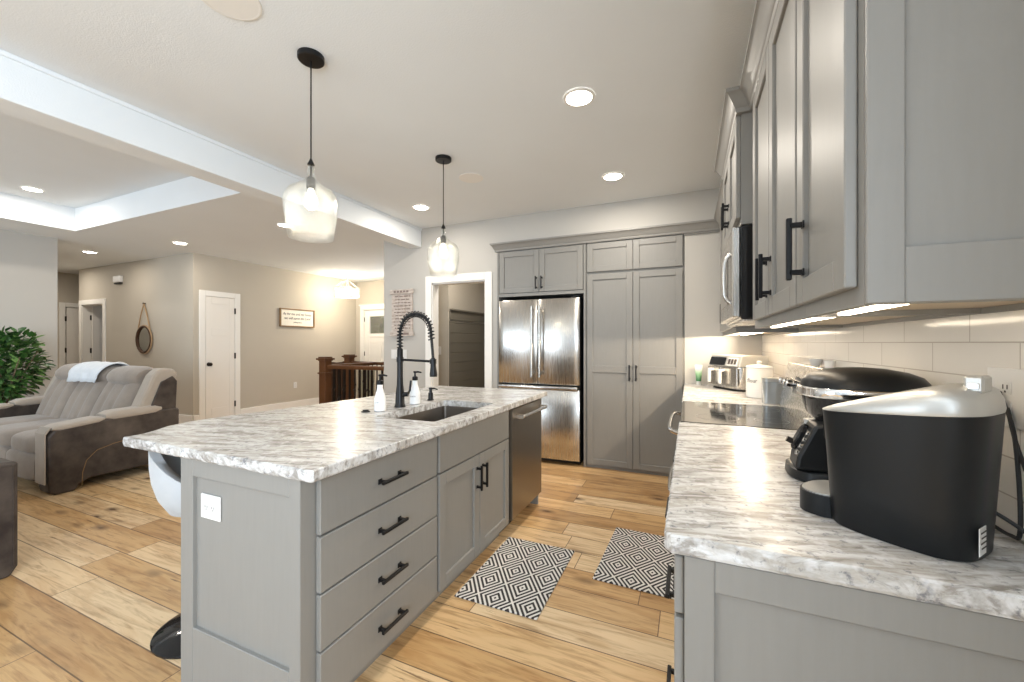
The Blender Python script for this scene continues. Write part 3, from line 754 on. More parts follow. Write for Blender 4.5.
# range
RY0, RY1 = 2.157, 2.915
r = thing('electric_range', 'stainless electric range with black glass cooktop and raised rear control panel', 'stove', (.28, 2.536, 0))
b = MB(); b.box(.0, .585, RY0, RY1, .02, .895, .003); obj('body', b, M['steel'], r, world=True)
b = MB(); b.box(-.045, .50, RY0 - .001, RY1 + .001, .8965, .915, .004); o = obj('cooktop', b, M['gloss_b'], r, world=True)
brm = mat('burner_mark', (.12, .12, .12), .3)
for (x, y, rad) in ((.13, 2.35, .10), (.13, 2.73, .085), (.37, 2.35, .075), (.37, 2.73, .10)):
    obj('burner_ring', MB().lathe([(rad, .9153), (rad, .9156), (rad - .003, .9156), (rad - .003, .9153)], (x, y, 0), 40, cap=False), brm, o, world=True)
PRG = ((0.0, 0, 0), (0, -1), (-1, 0))
for (z0, z1, hz) in ((.60, .885, .845), (.12, .59, .52)):
    dd = obj('oven_door', MB().box(-RY1 + .004, -RY0 - .004, .001, .035, z0, z1, .005, P=PRG), M['steel'], r, world=True)
    obj('oven_window', MB().box(-RY1 + .10, -RY0 - .10, .035, .037, z0 + .06, z1 - .10, .001, P=PRG), M['gloss_b'], dd, world=True)
    b = MB(); pts = []
    for i in range(13):
        t_ = i / 12; y = RY0 + .03 + (RY1 - RY0 - .06) * t_; pts.append((-.035 - .055 * min(1, 6 * min(t_, 1 - t_)) ** .5 - .012 * math.sin(PI * t_), y, hz))
    b.tube(pts, .012, 12); b.box(-.052, -.034, RY0 + .018, RY0 + .045, hz - .016, hz + .016, .004); b.box(-.052, -.034, RY1 - .045, RY1 - .018, hz - .016, hz + .016, .004)
    obj('oven_handle', b, M['chrome'], dd, world=True, smooth=True)
b = MB(); b.prism([(.50, .9), (.585, .9), (.585, 1.185), (.545, 1.185), (.505, .965)], 'y', RY0, RY1); bg = obj('control_panel', b, M['steel'], r, world=True, bev=.004)
nx = Vector((-.9838, 0, .1789)); tz = Vector((.1789, 0, .9838))
b = MB(); cy = (RY0 + RY1) / 2; c0 = Vector((.5245, 0, 1.075))
b.add([c0 + nx * .0015 + tz * s1 * .045 + Vector((0, cy + s2 * .11, 0)) for s1, s2 in ((-1, -1), (-1, 1), (1, 1), (1, -1))] + [c0 + nx * .004 + tz * s1 * .043 + Vector((0, cy + s2 * .108, 0)) for s1, s2 in ((-1, -1), (-1, 1), (1, 1), (1, -1))], [(0, 1, 2, 3), (4, 5, 6, 7), (0, 1, 5, 4), (1, 2, 6, 5), (2, 3, 7, 6), (3, 0, 4, 7)])
obj('display', b, M['screen'], bg, world=True)
for y in (2.225, 2.315, 2.40, 2.67, 2.755, 2.845):
    p = c0 + Vector((0, y, 0)); b = MB(); b.tube([p + nx * q for q in (0.001, .006, .008, .032, .035)], [.027, .027, .021, .019, .015], 18)
    b.box(-.003, .003, -.018, .018, .033, .04)
    b.v[-8:] = [tuple(p + nx * q[2] + Vector((0, q[0], 0)) + tz * q[1]) for q in b.v[-8:]]
    obj('knob', b, M['chrome'] if True else 0, bg, world=True, smooth=True)
# jars on the control panel
def jar(x, y, lab, flare):
    t = thing('ceramic_jar', lab, 'jar', (x, y, 1.1875), 0, 'small white pots on the range panel')
    obj('jar_body', MB().lathe([(.014, 0), (.018, .003), (.020 + flare, .022), (.021 + flare, .034), (.017 + flare, .034), (.014, .01)], n=18, cap=True), M['ceramic'], t, smooth=True)
jar(.565, 2.42, 'small flared white pot on the range panel, the farther of the two', .006)
jar(.565, 2.20, 'small straight white pot at the near end of the range panel', 0)

# backsplash
bs = MB(); bs.box(.5915, .60, .895, 4.215, CT + .0005, 1.3645); struct('trim_backsplash', bs, M['tile'], 'glossy white tile backsplash')

# ---------------------------------------------------------------- upper cabinets
UX = .27
PU = ((UX, 0, 0), (0, -1), (-1, 0))
UZ0, UZ1 = 1.365, 2.36
def upper(y0, y1, x, z0, z1, label, doors, handles, end=False, name='upper_cabinet', rail=.06, hl=.15):
    r = thing(name, label, 'cabinet', ((x + .6) / 2, (y0 + y1) / 2, z0))
    b = MB(); b.box(x, .598, y0, y0 + .018, z0, z1); b.box(x, .598, y1 - .018, y1, z0, z1); b.box(.585, .598, y0 + .018, y1 - .018, z0, z1)
    b.box(x, .585, y0 + .018, y1 - .018, z0 + .016, z1); b.box(x, x + .018, y0 + .018, y1 - .018, z0, z0 + .016)
    obj('body', b, M['cab'], r, world=True)
    obj('bottom_panel', MB().box(x + .018, .585, y0 + .018, y1 - .018, z0 + .012, z0 + .016), M['cabin'], r, world=True)
    P = ((x, 0, 0), (0, -1), (-1, 0))
    for (a0, a1), hd_ in zip(doors, handles):
        door_part(r, P, -a1, -a0, z0 + .032, z1 - .012, (-hd_, z0 + .032 + .055 + hl / 2), rail=rail, hl=hl)
    if end:
        PE_ = ((0, y0, 0), (1, 0), (0, -1)); b = MB()
        b.box(x, x + .05, 0, .012, z0, z1, .002, P=PE_); b.box(.548, .598, 0, .012, z0, z1, .002, P=PE_)
        b.box(x + .05, .548, 0, .012, z0, z0 + .092, .002, P=PE_); b.box(x + .05, .548, 0, .012, z1 - .09, z1, .002, P=PE_)
        b.box(x + .05, .548, 0, .004, z0 + .092, z1 - .09, P=PE_)
        obj('end_panel', b, M['cab'], r, world=True)
    return r
upper(.867, 1.245, UX, UZ0, UZ1, 'grey single-door wall cabinet nearest the camera with a panelled end', [(.892, 1.240)], [1.17], True)
upper(1.246, 2.118, UX, UZ0, UZ1, 'grey double-door wall cabinet between the nearest cabinet and the microwave', [(1.258, 1.638), (1.642, 2.03)], [1.600, 1.678])
upper(2.122, 2.915, .215, 1.845, UZ1, 'grey wall cabinet above the microwave, standing forward of its neighbours', [(2.13, 2.516), (2.52, 2.905)], [2.485, 2.551], hl=.13)
upper(2.919, 4.10, UX, UZ0, UZ1, 'grey wall cabinet beyond the microwave in the far corner', [(2.93, 3.50), (3.51, 4.085)], [3.465, 3.545])
# microwave
r = thing('microwave', 'over-range microwave with steel front and black sides', 'microwave', (.39, 2.52, 1.41))
obj('body', MB().box(.215, .597, 2.128, 2.910, 1.41, 1.842, .004), M['gloss_b'], r, world=True)
PMW = ((.215, 0, 0), (0, -1), (-1, 0))
dd = obj('door', MB().box(-2.909, -2.129, .001, .035, 1.42, 1.838, .006, P=PMW), M['steel'], r, world=True)
obj('window', MB().box(-2.85, -2.36, .035, .037, 1.50, 1.77, .001, P=PMW), M['gloss_b'], dd, world=True)
b = MB(); pts = [(.180 - .022 * min(1, 6 * min(t_, 1 - t_)) ** .5 - .006 * math.sin(PI * t_), 2.22, 1.49 + .24 * t_) for t_ in [i / 12 for i in range(13)]]
b.tube(pts, .010, 12)
obj('handle', b, M['steel'], dd, world=True, smooth=True)
obj('vent_panel', MB().box(-2.905, -2.133, -.36, -.01, 1.402, 1.4095, .001, P=PMW), M['steel'], r, world=True)

# crown molding swept with mitred corners
def sweep(prof, path):
    """prof: (out, z); path: XY polyline, outward = left of travel"""
    P_ = [Vector(p) for p in path]; rings = []
    for i, p in enumerate(P_):
        d0 = (p - P_[i - 1]).normalized() if i else None; d1 = (P_[i + 1] - p).normalized() if i < len(P_) - 1 else None
        if d0 is None: n_ = Vector((-d1.y, d1.x))
        elif d1 is None: n_ = Vector((-d0.y, d0.x))
        else:
            a_, b_ = Vector((-d0.y, d0.x)), Vector((-d1.y, d1.x)); n_ = (a_ + b_); n_ = n_ / max(.2, n_.dot(a_))
        rings.append([(p.x + n_.x * o_, p.y + n_.y * o_, z) for o_, z in prof])
    return MB().loft(rings)
def crown_prof(z0, z1, proj): 
    h = z1 - z0
    return [(-.012, z0), (.008, z0), (.012, z0 + .008), (.012, z0 + .02), (.018, z0 + .026), (.026, z0 + h * .45), (proj * .75, z0 + h * .72), (proj * .85, z1 - .022), (proj, z1 - .018), (proj, z1 - .002), (-.012, z1)]
cm = sweep(crown_prof(UZ1 - .012, 2.446, .055), [(.598, .854), (UX - .0125, .854), (UX - .0125, 2.109), (.2025, 2.109), (.2025, 2.928), (UX - .0125, 2.928), (UX - .0125, 4.11)])
tag(obj('crown_molding', cm, M['cab'], smooth=True, angle=30), 'grey crown molding along the tops of the right wall cabinets', 'molding')
# ---------------------------------------------------------------- fridge wall
PB = ((0, YB, 0), (1, 0), (0, -1))
cm = sweep(crown_prof(2.345, 2.44, .055), [(.25, YB - .021), (-2.045, YB - .021), (-2.045, YB - .001)][::1])
# outward must face -Y: travelling toward -X has its left at -Y
tag(obj('crown_molding', cm, M['cab'], smooth=True, angle=30), 'grey crown molding over the refrigerator and the pantry', 'molding')
tag(obj('filler_board', MB().box(-.045, .25, YB - .018, YB - .001, 2.33, 2.36, .001), M['cab']), 'narrow grey strip under the crown right of the pantry', 'molding')
r = thing('refrigerator_cabinet', 'grey cabinet surround with two short doors above the refrigerator', 'cabinet', (-1.52, YB + .3, 0))
b = MB(); b.box(-2.034, -2.012, YB - .018, YB + .65, 0, 2.345, .001); b.box(-1.022, -1.000, YB - .018, YB + .65, 0, 2.345, .001); b.box(-2.012, -1.022, YB + .0, YB + .65, 1.83, 2.36); b.box(-2.012, -1.022, YB + .60, YB + .65, 0.0, 1.83)
b.box(-2.012, -1.022, YB - .012, YB, 1.825, 1.86, .001)
obj('body', b, M['cab'], r, world=True)
door_part(r, PB, -2.003, -1.522, 1.865, 2.335, (-1.552, 1.865 + .10), hl=.14); door_part(r, PB, -1.517, -1.030, 1.865, 2.335, (-1.487, 1.865 + .10), hl=.14)
r = thing('pantry_cabinet', 'tall grey pantry cabinet with two long doors and two short doors above', 'cabinet', (-.53, YB + .3, 0))
obj('body', MB().box(-.998, -.047, YB, YB + .6, .0, 2.36), M['cab'], r, world=True)
for (a0, a1, h1) in ((-.985, -.5245, -.5545), (-.5195, -.062, -.4895)):
    door_part(r, PB, a0, a1, .035, 2.015, (h1, 1.0), mid=1.03, hl=.16); door_part(r, PB, a0, a1, 2.04, 2.335)
# refrigerator
FX0, FX1, FY = -1.985, -1.055, YB - .02
r = thing('refrigerator', 'stainless french-door refrigerator with a bottom freezer drawer', 'refrigerator', ((FX0 + FX1) / 2, FY + .3, 0))
obj('body', MB().box(FX0 + .005, FX1 - .005, FY + .01, FY + .55, .02, 1.785, .004), M['plastic_b'], r, world=True)
PFR = ((0, FY + .005, 0), (1, 0), (0, -1))
def curved_front(a0, a1, z0, z1, th=.06, bow_=.012):
    n_ = 14; rings = []
    for i in range(n_ + 1):
        t_ = i / n_; a = a0 + (a1 - a0) * t_; e = min(t_, 1 - t_) * (a1 - a0); rnd = .012
        d = th - (rnd - math.sqrt(max(0, rnd ** 2 - max(0, rnd - e) ** 2))) + bow_ * math.sin(PI * t_)
        rings.append([(a, FY + .005, z0), (a, FY + .005 - d + .004, z0), (a, FY + .005 - d, z0 + .006), (a, FY + .005 - d, z1 - .006), (a, FY + .005 - d + .004, z1), (a, FY + .005, z1)])
    return MB().loft(rings)
mid = (FX0 + FX1) / 2
def fridge_handle(x, z0, z1):
    b = MB(); b.tube([(x, FY - .115, z0 + (z1 - z0) * t_) for t_ in (0, .25, .5, .75, 1)], .013, 12)
    for z in (z0 + .04, z1 - .04): b.box(x - .010, x + .010, FY - .115, FY - .06, z - .016, z + .016, .003)
    return b
for a0, a1, hx_ in ((FX0, mid - .003, mid - .045), (mid + .003, FX1, mid + .045)):
    dd = obj('door', curved_front(a0, a1, .855, 1.775), M['steel'], r, world=True, smooth=True, angle=40)
    obj('handle', fridge_handle(hx_, .93, 1.70), M['steel'], dd, world=True, smooth=True)
dd = obj('drawer', curved_front(FX0, FX1, .06, .80), M['steel'], r, world=True, smooth=True, angle=40)
obj('handle', MB().box(FX0 + .012, FX1 - .012, FY - .092, FY - .02, .803, .838, .010, seg=3), M['steel'], dd, world=True, smooth=True)
for x in (FX0 + .05, FX1 - .05): obj('hinge_cover', MB().box(x - .04, x + .04, FY - .03, FY + .05, 1.786, 1.80, .003), M['plastic_b'], r, world=True)

# under-cabinet lights
def led(y0, y1, x, label, down, side):
    z = UZ0 + .012
    t = thing('under_cabinet_light', label, 'light', (x, (y0 + y1) / 2, z), 0, 'light bars under the wall cabinets')
    L = (y1 - y0) / 2
    obj('housing', MB().box(-.017, .017, -L, L, -.005, -.0005, .002), M['plate'], t)
    obj('diffuser', MB().box(-.012, .012, -L + .01, L - .01, -.011, -.0055, .002), M['ledbar'], t)
    area('under_cabinet_lamp', (x, (y0 + y1) / 2, z - .0125), (0, 0, 0), .02, 2 * L - .04, down * L * 2, LEDC)
    area('under_cabinet_lamp', (x - .019, (y0 + y1) / 2, z - .007), (0, PI / 2, 0), .010, 2 * L - .04, side * L * 2, LEDC)
LEDC = (1, .85, .66)
led(.90, 1.21, .335, 'glowing light bar under the wall cabinet nearest the camera', .35, 1.3)
led(1.28, 2.08, .335, 'glowing light bar under the double-door wall cabinet', .4, 1.6)
led(2.96, 4.05, .42, 'glowing light bar under the far corner wall cabinet', 1.0, 17.0)
area('range_hood_lamp', (.30, 2.5, 1.398), (0, 0, 0), .22, .5, .6, (1, .85, .66))

# ---------------------------------------------------------------- counter appliances
def superell(cx, cy, a, b, n_, z, k=36, e=3.0):
    pts = []
    for j in range(k):
        t_ = 2 * PI * j / k; ct, st_ = math.cos(t_), math.sin(t_)
        pts.append((cx + a * math.copysign(abs(ct) ** (2 / e), ct), cy + b * math.copysign(abs(st_) ** (2 / e), st_), z))
    return pts
def kring(z, xf_, xr, hw, e=3.0, k=44, zf=None):
    """rounded ring from rear xr to front xf_, half-width hw; zf(x) optional"""
    cx, a = (xf_ + xr) / 2, (xf_ - xr) / 2
    pts = superell(cx, 0, a, hw, k, z, k, e)
    if zf: pts = [(p[0], p[1], zf(p[0], p[1])) for p in pts]
    return pts
KZ = CT + .001
def to_local(t, pts):
    Mi = (Matrix.Translation(t.location) @ Matrix.Rotation(t.rotation_euler.z, 4, 'Z')).inverted(); return [Mi @ Vector(p) for p in pts]
def cord(t, pts, r_):
    P_ = to_local(t, pts); out_ = []
    P2_ = [P_[0]] + P_ + [P_[-1]]
    for i in range(1, len(P2_) - 2):
        for k in range(10):
            u_ = k / 10; p0, p1, p2, p3 = P2_[i - 1:i + 3]
            out_.append(.5 * ((2 * p1) + (-p0 + p2) * u_ + (2 * p0 - 5 * p1 + 4 * p2 - p3) * u_ ** 2 + (-p0 + 3 * p1 - 3 * p2 + p3) * u_ ** 3))
    out_.append(P_[-1])
    return obj('power_cord', MB().tube(out_, r_, 8), M['rubber'], t, smooth=True)
HL, HW = .112, .092
t = thing('pod_coffee_maker', 'black single-serve coffee maker with a silver wedge lid, nearest the camera', 'coffee maker', (.402, 1.078, KZ), math.radians(142))
def kr(z, s_, e=3.2, zf=None): return kring(z, HL * s_, -HL * s_, HW * s_, e, zf=zf)
def uu(x): return min(1, max(0, (x + .127) / .254))          # 0 rear .. 1 front
def seam(x): return .2375 + .022 * (1 - uu(x))
def lid_top(x): return seam(x) + .003 + .052 * min(1, (1 - uu(x)) * 1.3) ** .9
b = MB(); b.loft([kr(0, .97), kr(.004, 1.0), kr(.08, 1.04), kr(.17, 1.085), kr(.246, 1.13, zf=lambda x, y: seam(x) - .001)])
obj('housing', b, M['plastic_b'], t, smooth=True, angle=50)
def lz(f_): return lambda x, y: seam(x) + (lid_top(x) - seam(x)) * f_
b = MB(); b.loft([kr(.2, 1.13, zf=lz(0)), kr(.2, 1.14, zf=lz(.12)), kr(.2, 1.12, zf=lz(.45)), kr(.2, 1.06, zf=lz(.75)), kr(.3, .93, zf=lz(.94)), kr(.3, .6, zf=lz(1.0))])
ld = obj('lid', b, M['silver_p'], t, smooth=True, angle=50)
obj('lid_latch', MB().box(-.120, -.094, .012, .056, .298, .328, .004), M['silver_p'], ld)
obj('latch_window', MB().box(-.114, -.100, .0565, .0585, .305, .315, .001), M['chrome'], ld)
b = MB(); b.loft([superell(.132, 0, .050, .068, 0, z, 30, 2.4) for z in (0, .004, .040, .046)]); dt = obj('drip_tray', b, M['plastic_b'], t, smooth=True, angle=50)
b = MB(); b.loft([superell(.132, 0, .046, .063, 0, z, 30, 2.4) for z in (.0463, .049)]); obj('tray_grille', b, M['silver_p'], dt)
obj('brew_head', MB().box(.105, .130, -.045, .045, .165, .228, .012, seg=2), M['plastic_b'], t)
lb = obj('rating_label', MB().box(-.1165, -.1150, .030, .064, .018, .066, .0005), M['plate'], t)
b = MB()
for i in range(4): b.box(-.1172, -.1168, .033, .060 - .004 * (i % 2), .056 - i * .009, .0585 - i * .009)
obj('print', b, M['ink'], lb)
cord(t, [(.512, 1.045, .99), (.545, 1.03, .965), (.565, .99, .935), (.565, .93, .922), (.55, .915, .920), (.54, .94, .935), (.555, 1.0, 1.0), (.575, 1.10, 1.10), (.582, 1.14, 1.17)], .0035)
# second coffee maker
t = thing('coffee_maker', 'black domed coffee maker with a chrome band, behind the silver-lidded one', 'coffee maker', (.432, 1.425, KZ), math.radians(178))
DF, DR, DW = .145, -.135, .112
b = MB(); b.loft([kring(z, f_, -.125, w_, 3.0) for z, f_, w_ in ((0, .165, .10), (.005, .170, .105), (.028, .168, .105), (.036, .155, .098))]); obj('base', b, M['plastic_b'], t, smooth=True, angle=50)
b = MB(); b.loft([kring(z, f_, -.12, .085, 3.2) for z, f_ in ((.037, .02), (.195, .04))]); obj('column', b, M['silver_p'], t, smooth=True)
b = MB(); b.loft([kring(z, f_, r_, w_, 2.6) for z, f_, r_, w_ in ((.165, .10, -.12, .085), (.185, .118, -.13, .10), (.235, .132, -.14, .116))]); obj('brew_basket', b, M['gloss_b'], t, smooth=True)
b = MB(); b.loft([kring(z, f_, r_, w_, 2.6) for z, f_, r_, w_ in ((.2355, .134, -.140, .118), (.24, .138, -.142, .121), (.258, .138, -.142, .121), (.262, .134, -.140, .119))]); obj('chrome_band', b, M['chrome'], t, smooth=True, angle=40)
b = MB(); b.loft([kring(z, f_, r_, w_, 2.4) for z, f_, r_, w_ in ((.2625, .135, -.142, .120), (.278, .130, -.140, .117), (.294, .115, -.128, .106), (.306, .088, -.10, .085), (.314, .050, -.06, .052), (.317, .015, -.02, .015))]); obj('dome_lid', b, M['plastic_b'], t, smooth=True, angle=60)
pod = [(.04, .037), (.162, .037), (.158, .07), (.118, .16), (.09, .168), (.04, .168)]
b = MB().prism(pod, 'y', -.002, .098); pd = obj('control_pod', b, M['plastic_b'], t, bev=.008)
def onpod(s_, y): 
    p0, p1 = Vector((.1585, 0, .07)), Vector((.118, 0, .16)); return p0 + (p1 - p0) * s_ + Vector((0, y, 0))
nn = Vector((.912, 0, .41)).normalized()
p = onpod(.5, .035); rings = []; tzv = (onpod(1, 0) - onpod(0, 0)).normalized()
for off, sc_ in ((0, 1), (.010, 1), (.014, .8)):
    rings.append([tuple(p + nn * off + tzv * .040 * sc_ * math.cos(2 * PI * j / 24) + Vector((0, 1, 0)) * .018 * sc_ * math.sin(2 * PI * j / 24)) for j in range(24)])
obj('dial', MB().loft(rings), M['gloss_b'], pd, smooth=True)
for i in range(4):
    p = onpod(.12 + i * .2, .078); obj('button', MB().tube([p, p + nn * .005, p + nn * .006], [.0075, .0075, .005], 14), M['chrome'], pd, smooth=True)
p = onpod(.25, .0); obj('knob', MB().tube([p, p + nn * .022], [.009, .008], 12), M['black'], pd, smooth=True)
b = MB(); b.lathe([(.030, .038), (.042, .05), (.045, .085), (.04, .12), (.028, .145), (.03, .155)], (.088, -.052, 0), 28); obj('carafe', b, M['glass_can'], t, smooth=True)
cord(t, [(.53, 1.34, .95), (.565, 1.28, .93), (.574, 1.20, .925), (.565, 1.10, .93), (.558, 1.06, .96), (.571, 1.10, 1.12), (.580, 1.16, 1.20)], .0035)
PW = ((.5915, 0, 0), (0, -1), (-1, 0))
t = outlet('outlet', PW, -1.15, 1.19, 'white outlet on the tile backsplash beside the silver-lidded coffee maker', wdt=.118, hgt=.118)
outlet('outlet', PW, -1.88, 1.12, 'white outlet on the tile backsplash behind the domed coffee maker')

# air fryer
t = thing('air_fryer', 'steel two-basket air fryer with light handles in the far counter corner', 'air fryer', (.365, 3.86, KZ), math.radians(210))
b = MB(); b.loft([superell(0, 0, .135 * s1, .205 * s2, 0, z, 40, 4) for z, s1, s2 in ((.012, .92, .95), (.02, .95, .97), (.10, 1, 1), (.19, 1, 1))]); obj('body', b, M['steel'], t, smooth=True, angle=50)
b = MB(); b.loft([superell(0, 0, .128, .196, 0, z, 40, 4) for z in (0, .014)]); obj('base', b, M['plastic_b'], t)
b = MB(); b.prism([(-.13, .1905), (.132, .1905), (.105, .275), (.09, .285), (-.12, .285)], 'y', -.20, .20); hd2 = obj('top_housing', b, M['silver_p'], t, bev=.01)
def slant(y0, y1, e=.0, lift=.0015, s0=.1, s1=.9):
    A, B = Vector((.132, 0, .1905)), Vector((.105, 0, .275)); d_ = B - A; nn_ = Vector((.953, 0, .303))
    q = MB(); vv = []
    for l_ in (lift - .001, lift + .001):
        for s_, y in ((s0, y0), (s0, y1), (s1, y1), (s1, y0)): vv.append(A + d_ * s_ + nn_ * l_ + Vector((0, y, 0)))
    return q.add(vv, [(0, 1, 2, 3), (4, 5, 6, 7), (0, 1, 5, 4), (1, 2, 6, 5), (2, 3, 7, 6), (3, 0, 4, 7)])
obj('control_panel', slant(-.19, .02, s0=.12, s1=.88), M['screen'], hd2); obj('badge_panel', slant(.045, .17, s0=.12, s1=.88), M['plate'], hd2)
for i in range(3): obj('badge_print', slant(.055 + i * .037, .083 + i * .037, lift=.0032, s0=.25, s1=.75), M['ink'], hd2)
for y in (-.10, .10):
    b = MB(); b.box(.132, .142, y - .092, y + .092, .03, .185, .006); q = obj('basket', b, M['steel'], t)
for y in (-.115, .03):
    b = MB(); b.box(.14, .185, y - .012, y + .012, .15, .172, .004); b.box(.168, .188, y - .013, y + .013, .05, .172, .004); obj('handle', b, M['ceramic'], t)
# canisters
t = thing('lidded_canister', 'tall white ceramic canister with a knobbed lid beside the air fryer', 'canister', (.452, 3.34, KZ))
b = MB().lathe([(.078, 0), (.083, .004), (.083, .20), (.080, .205)], n=36); cb_ = obj('canister_body', b, M['ceramic'], t, smooth=True)
b = MB().lathe([(.084, .206), (.085, .215), (.075, .224), (.02, .232), (.012, .236), (.016, .245), (.016, .254), (.008, .258)], n=36); obj('lid', b, M['ceramic'], t, smooth=True)
tm = text_mb('flour', .04, .0004); tm.v = [(p[0] * .9, -.0835, p[1] + .12) for p in tm.v]; tm.xf(Matrix.Rotation(math.radians(-38), 4, 'Z')); obj('lettering', tm, M['ink'], cb_)
t = thing('small_canister', 'short grey canister between the white canister and the range', 'canister', (.485, 3.05, KZ))
b = MB(); b.loft([superell(0, 0, .055, .055, 0, z, 32, 5) for z in (0, .14)]); obj('canister_body', b, M['glass_can'], t, smooth=True, angle=50)
b = MB(); b.loft([superell(0, 0, .057, .057, 0, z, 32, 5) for z in (.1405, .158, .162)]); obj('lid', b, M['silver_p'], t, smooth=True, angle=50)
# cream tube standing on its cap
t = thing('cream_tube', 'green and white squeeze tube standing on its cap left of the air fryer', 'tube', (.075, 4.13, KZ))
obj('cap', MB().lathe([(.019, 0), (.019, .03), (.017, .032)], n=20), M['ceramic'], t, smooth=True)
b = MB(); rings = []
for i in range(9):
    s_ = i / 8; z = .033 + .15 * s_; rings.append([(math.cos(2 * PI * j / 24) * (.022 + .012 * s_), math.sin(2 * PI * j / 24) * (.022 * (1 - s_) + .0015), z) for j in range(24)])
b.loft(rings); tube = obj('tube_body', b, mat('tube_wrap', (.5, .7, .5), .4), t, smooth=True)
n = N(tube.data.materials[0]); z_ = n.n('ShaderNodeSeparateXYZ', {0: n.coord()}).outputs[2]
n.base(n.ramp(n.math('DIVIDE', z_, .2), [(.2, (.06, .22, .09)), (.5, (.30, .52, .28)), (.75, (.75, .82, .72)), (1, (.8, .82, .78))]))

# ---------------------------------------------------------------- floor mats
def rug(x0, x1, y0, y1, rz, label):
    t = obj('kitchen_mat', MB().box(-(x1 - x0) / 2, (x1 - x0) / 2, -(y1 - y0) / 2, (y1 - y0) / 2, 0.001, .009, .003), [M['rug']])
    t.location = ((x0 + x1) / 2, (y0 + y1) / 2, 0); t.rotation_euler = (0, 0, rz); tag(t, label, 'floor mat', 'diamond-patterned kitchen mats'); return t
rug(-1.105, -.655, 1.78, 2.465, math.radians(0), 'black and white diamond-pattern mat on the floor in front of the sink doors')
rug(-.482, -.04, 2.21, 2.89, math.radians(-1.5), 'black and white diamond-pattern mat on the floor in front of the range')

# ---------------------------------------------------------------- ceiling lights
def can_light(x, y, z, power, label, rad=.075):
    t = thing('recessed_light', label, 'ceiling light', (x, y, z), 0, 'round recessed ceiling lights')
    obj('trim_ring', MB().lathe([(rad + .018, -.001), (rad + .016, -.006), (rad, -.008), (rad, -.004)], n=32, cap=False), M['trim'], t, smooth=True)
    obj('lens', MB().lathe([(rad, -.003), (rad - .002, -.006), (.001, -.006)], n=32), M['lamp'], t, smooth=True)
    downlight(x, y, z - .012, power)
KP = 10
can_light(-.594, 2.33, H, 13, 'largest-looking lit recessed light, over the aisle beside the range')
can_light(-.607, 3.55, H, 15, 'lit recessed light over the aisle in front of the pantry')
can_light(-2.607, 3.54, H, KP, 'lit recessed light near the beam in front of the doorway')
can_light(-6.76, 2.0, TZ, KP, 'lit recessed light inside the tray ceiling')
can_light(-6.72, 3.42, H, KP, 'lit recessed light in front of the narrow closet door')
can_light(-8.69, 3.18, H, KP * .8, 'lit recessed light in front of the round mirror')
can_light(-4.52, 3.41, H, KP, 'lit recessed light seen just beside the nearer pendant shade')
can_light(-2.6, 4.72, H, 16, 'unseen recessed light added inside the room beyond the doorway')  # unseen lamp added to brighten the dark room past the doorway
can_light(-10.6, 3.2, H, 12, 'unseen recessed light added at the far end of the hall')  # hidden lamp, added because the hall doors came out dark
can_light(-.594, 1.05, H, 2.5, 'unseen recessed light added above the camera end of the aisle')  # out-of-frame lamp added as fill for the aisle
can_light(-.6, -.4, H, 2.5, 'unseen recessed light added behind the camera over the aisle')  # extra fill lamp added out of view
def disc(x, y, rad, label):
    t = thing('ceiling_speaker', label, 'ceiling speaker', (x, y, H), 0, 'round white discs in the kitchen ceiling')
    obj('frame', MB().lathe([(rad, -.0005), (rad, -.004), (rad - .008, -.006), (rad - .012, -.005)], n=40, cap=False), M['trim'], t, smooth=True)
    obj('grille', MB().lathe([(rad - .011, -.002), (rad - .012, -.0045), (.001, -.0045)], n=40), M['trim'], t, smooth=True)
disc(-1.746, 3.09, .105, 'flat white ceiling disc beside the farther pendant')
disc(-1.76, 1.07, .12, 'flat white ceiling disc cut by the top edge of the picture')
def pendant(x, y, label, power=1.6):
    t = thing('pendant_light', label, 'pendant light', (x, y, H), 0, 'clear glass pendants over the island')
    obj('canopy', MB().lathe([(.062, -.0005), (.062, -.022), (.058, -.026), (.008, -.028)], n=36), M['black'], t, smooth=True)
    b = MB(); b.cyl((0, 0, -.026), (0, 0, -.535), .0035, 8)
    obj('rod', b, M['black'], t, smooth=True)
    obj('collar', MB().lathe([(.004, -.515), (.010, -.53), (.017, -.545), (.017, -.549), (.008, -.551)], n=20), M['black'], t, smooth=True)
    obj('socket', MB().lathe([(.005, -.551), (.005, -.600), (.012, -.605), (.021, -.615), (.021, -.665), (.016, -.667)], n=24), M['black'], t, smooth=True)
    prof = [(.016, -.552), (.0165, -.575), (.020, -.60), (.030, -.625), (.060, -.650), (.098, -.672), (.120, -.70), (.126, -.73), (.123, -.79), (.114, -.85), (.103, -.915)]
    b = MB(); b.lathe(prof, n=48, cap=False); sh = obj('glass_shade', b, M['glass'], t, smooth=True, angle=80)
    md = sh.modifiers.new('solid', 'SOLIDIFY'); md.thickness = .003
    obj('bulb', MB().lathe([(.012, -.668), (.014, -.685), (.028, -.715), (.031, -.735), (.026, -.758), (.012, -.770), (.001, -.773)], n=24), M['bulb'], t, smooth=True)
    l = bpy.data.lights.new('pendant_lamp', 'POINT'); l.energy = power; l.color = (1, .86, .68); l.shadow_soft_size = .035
    o = bpy.data.objects.new('pendant_lamp', l); COL.objects.link(o); o.location = (x, y, H - .80)
pendant(-1.74, 1.455, 'clear glass pendant on a black stem, nearer the camera over the island')
pendant(-1.755, 2.67, 'clear glass pendant on a black stem, farther along over the island')
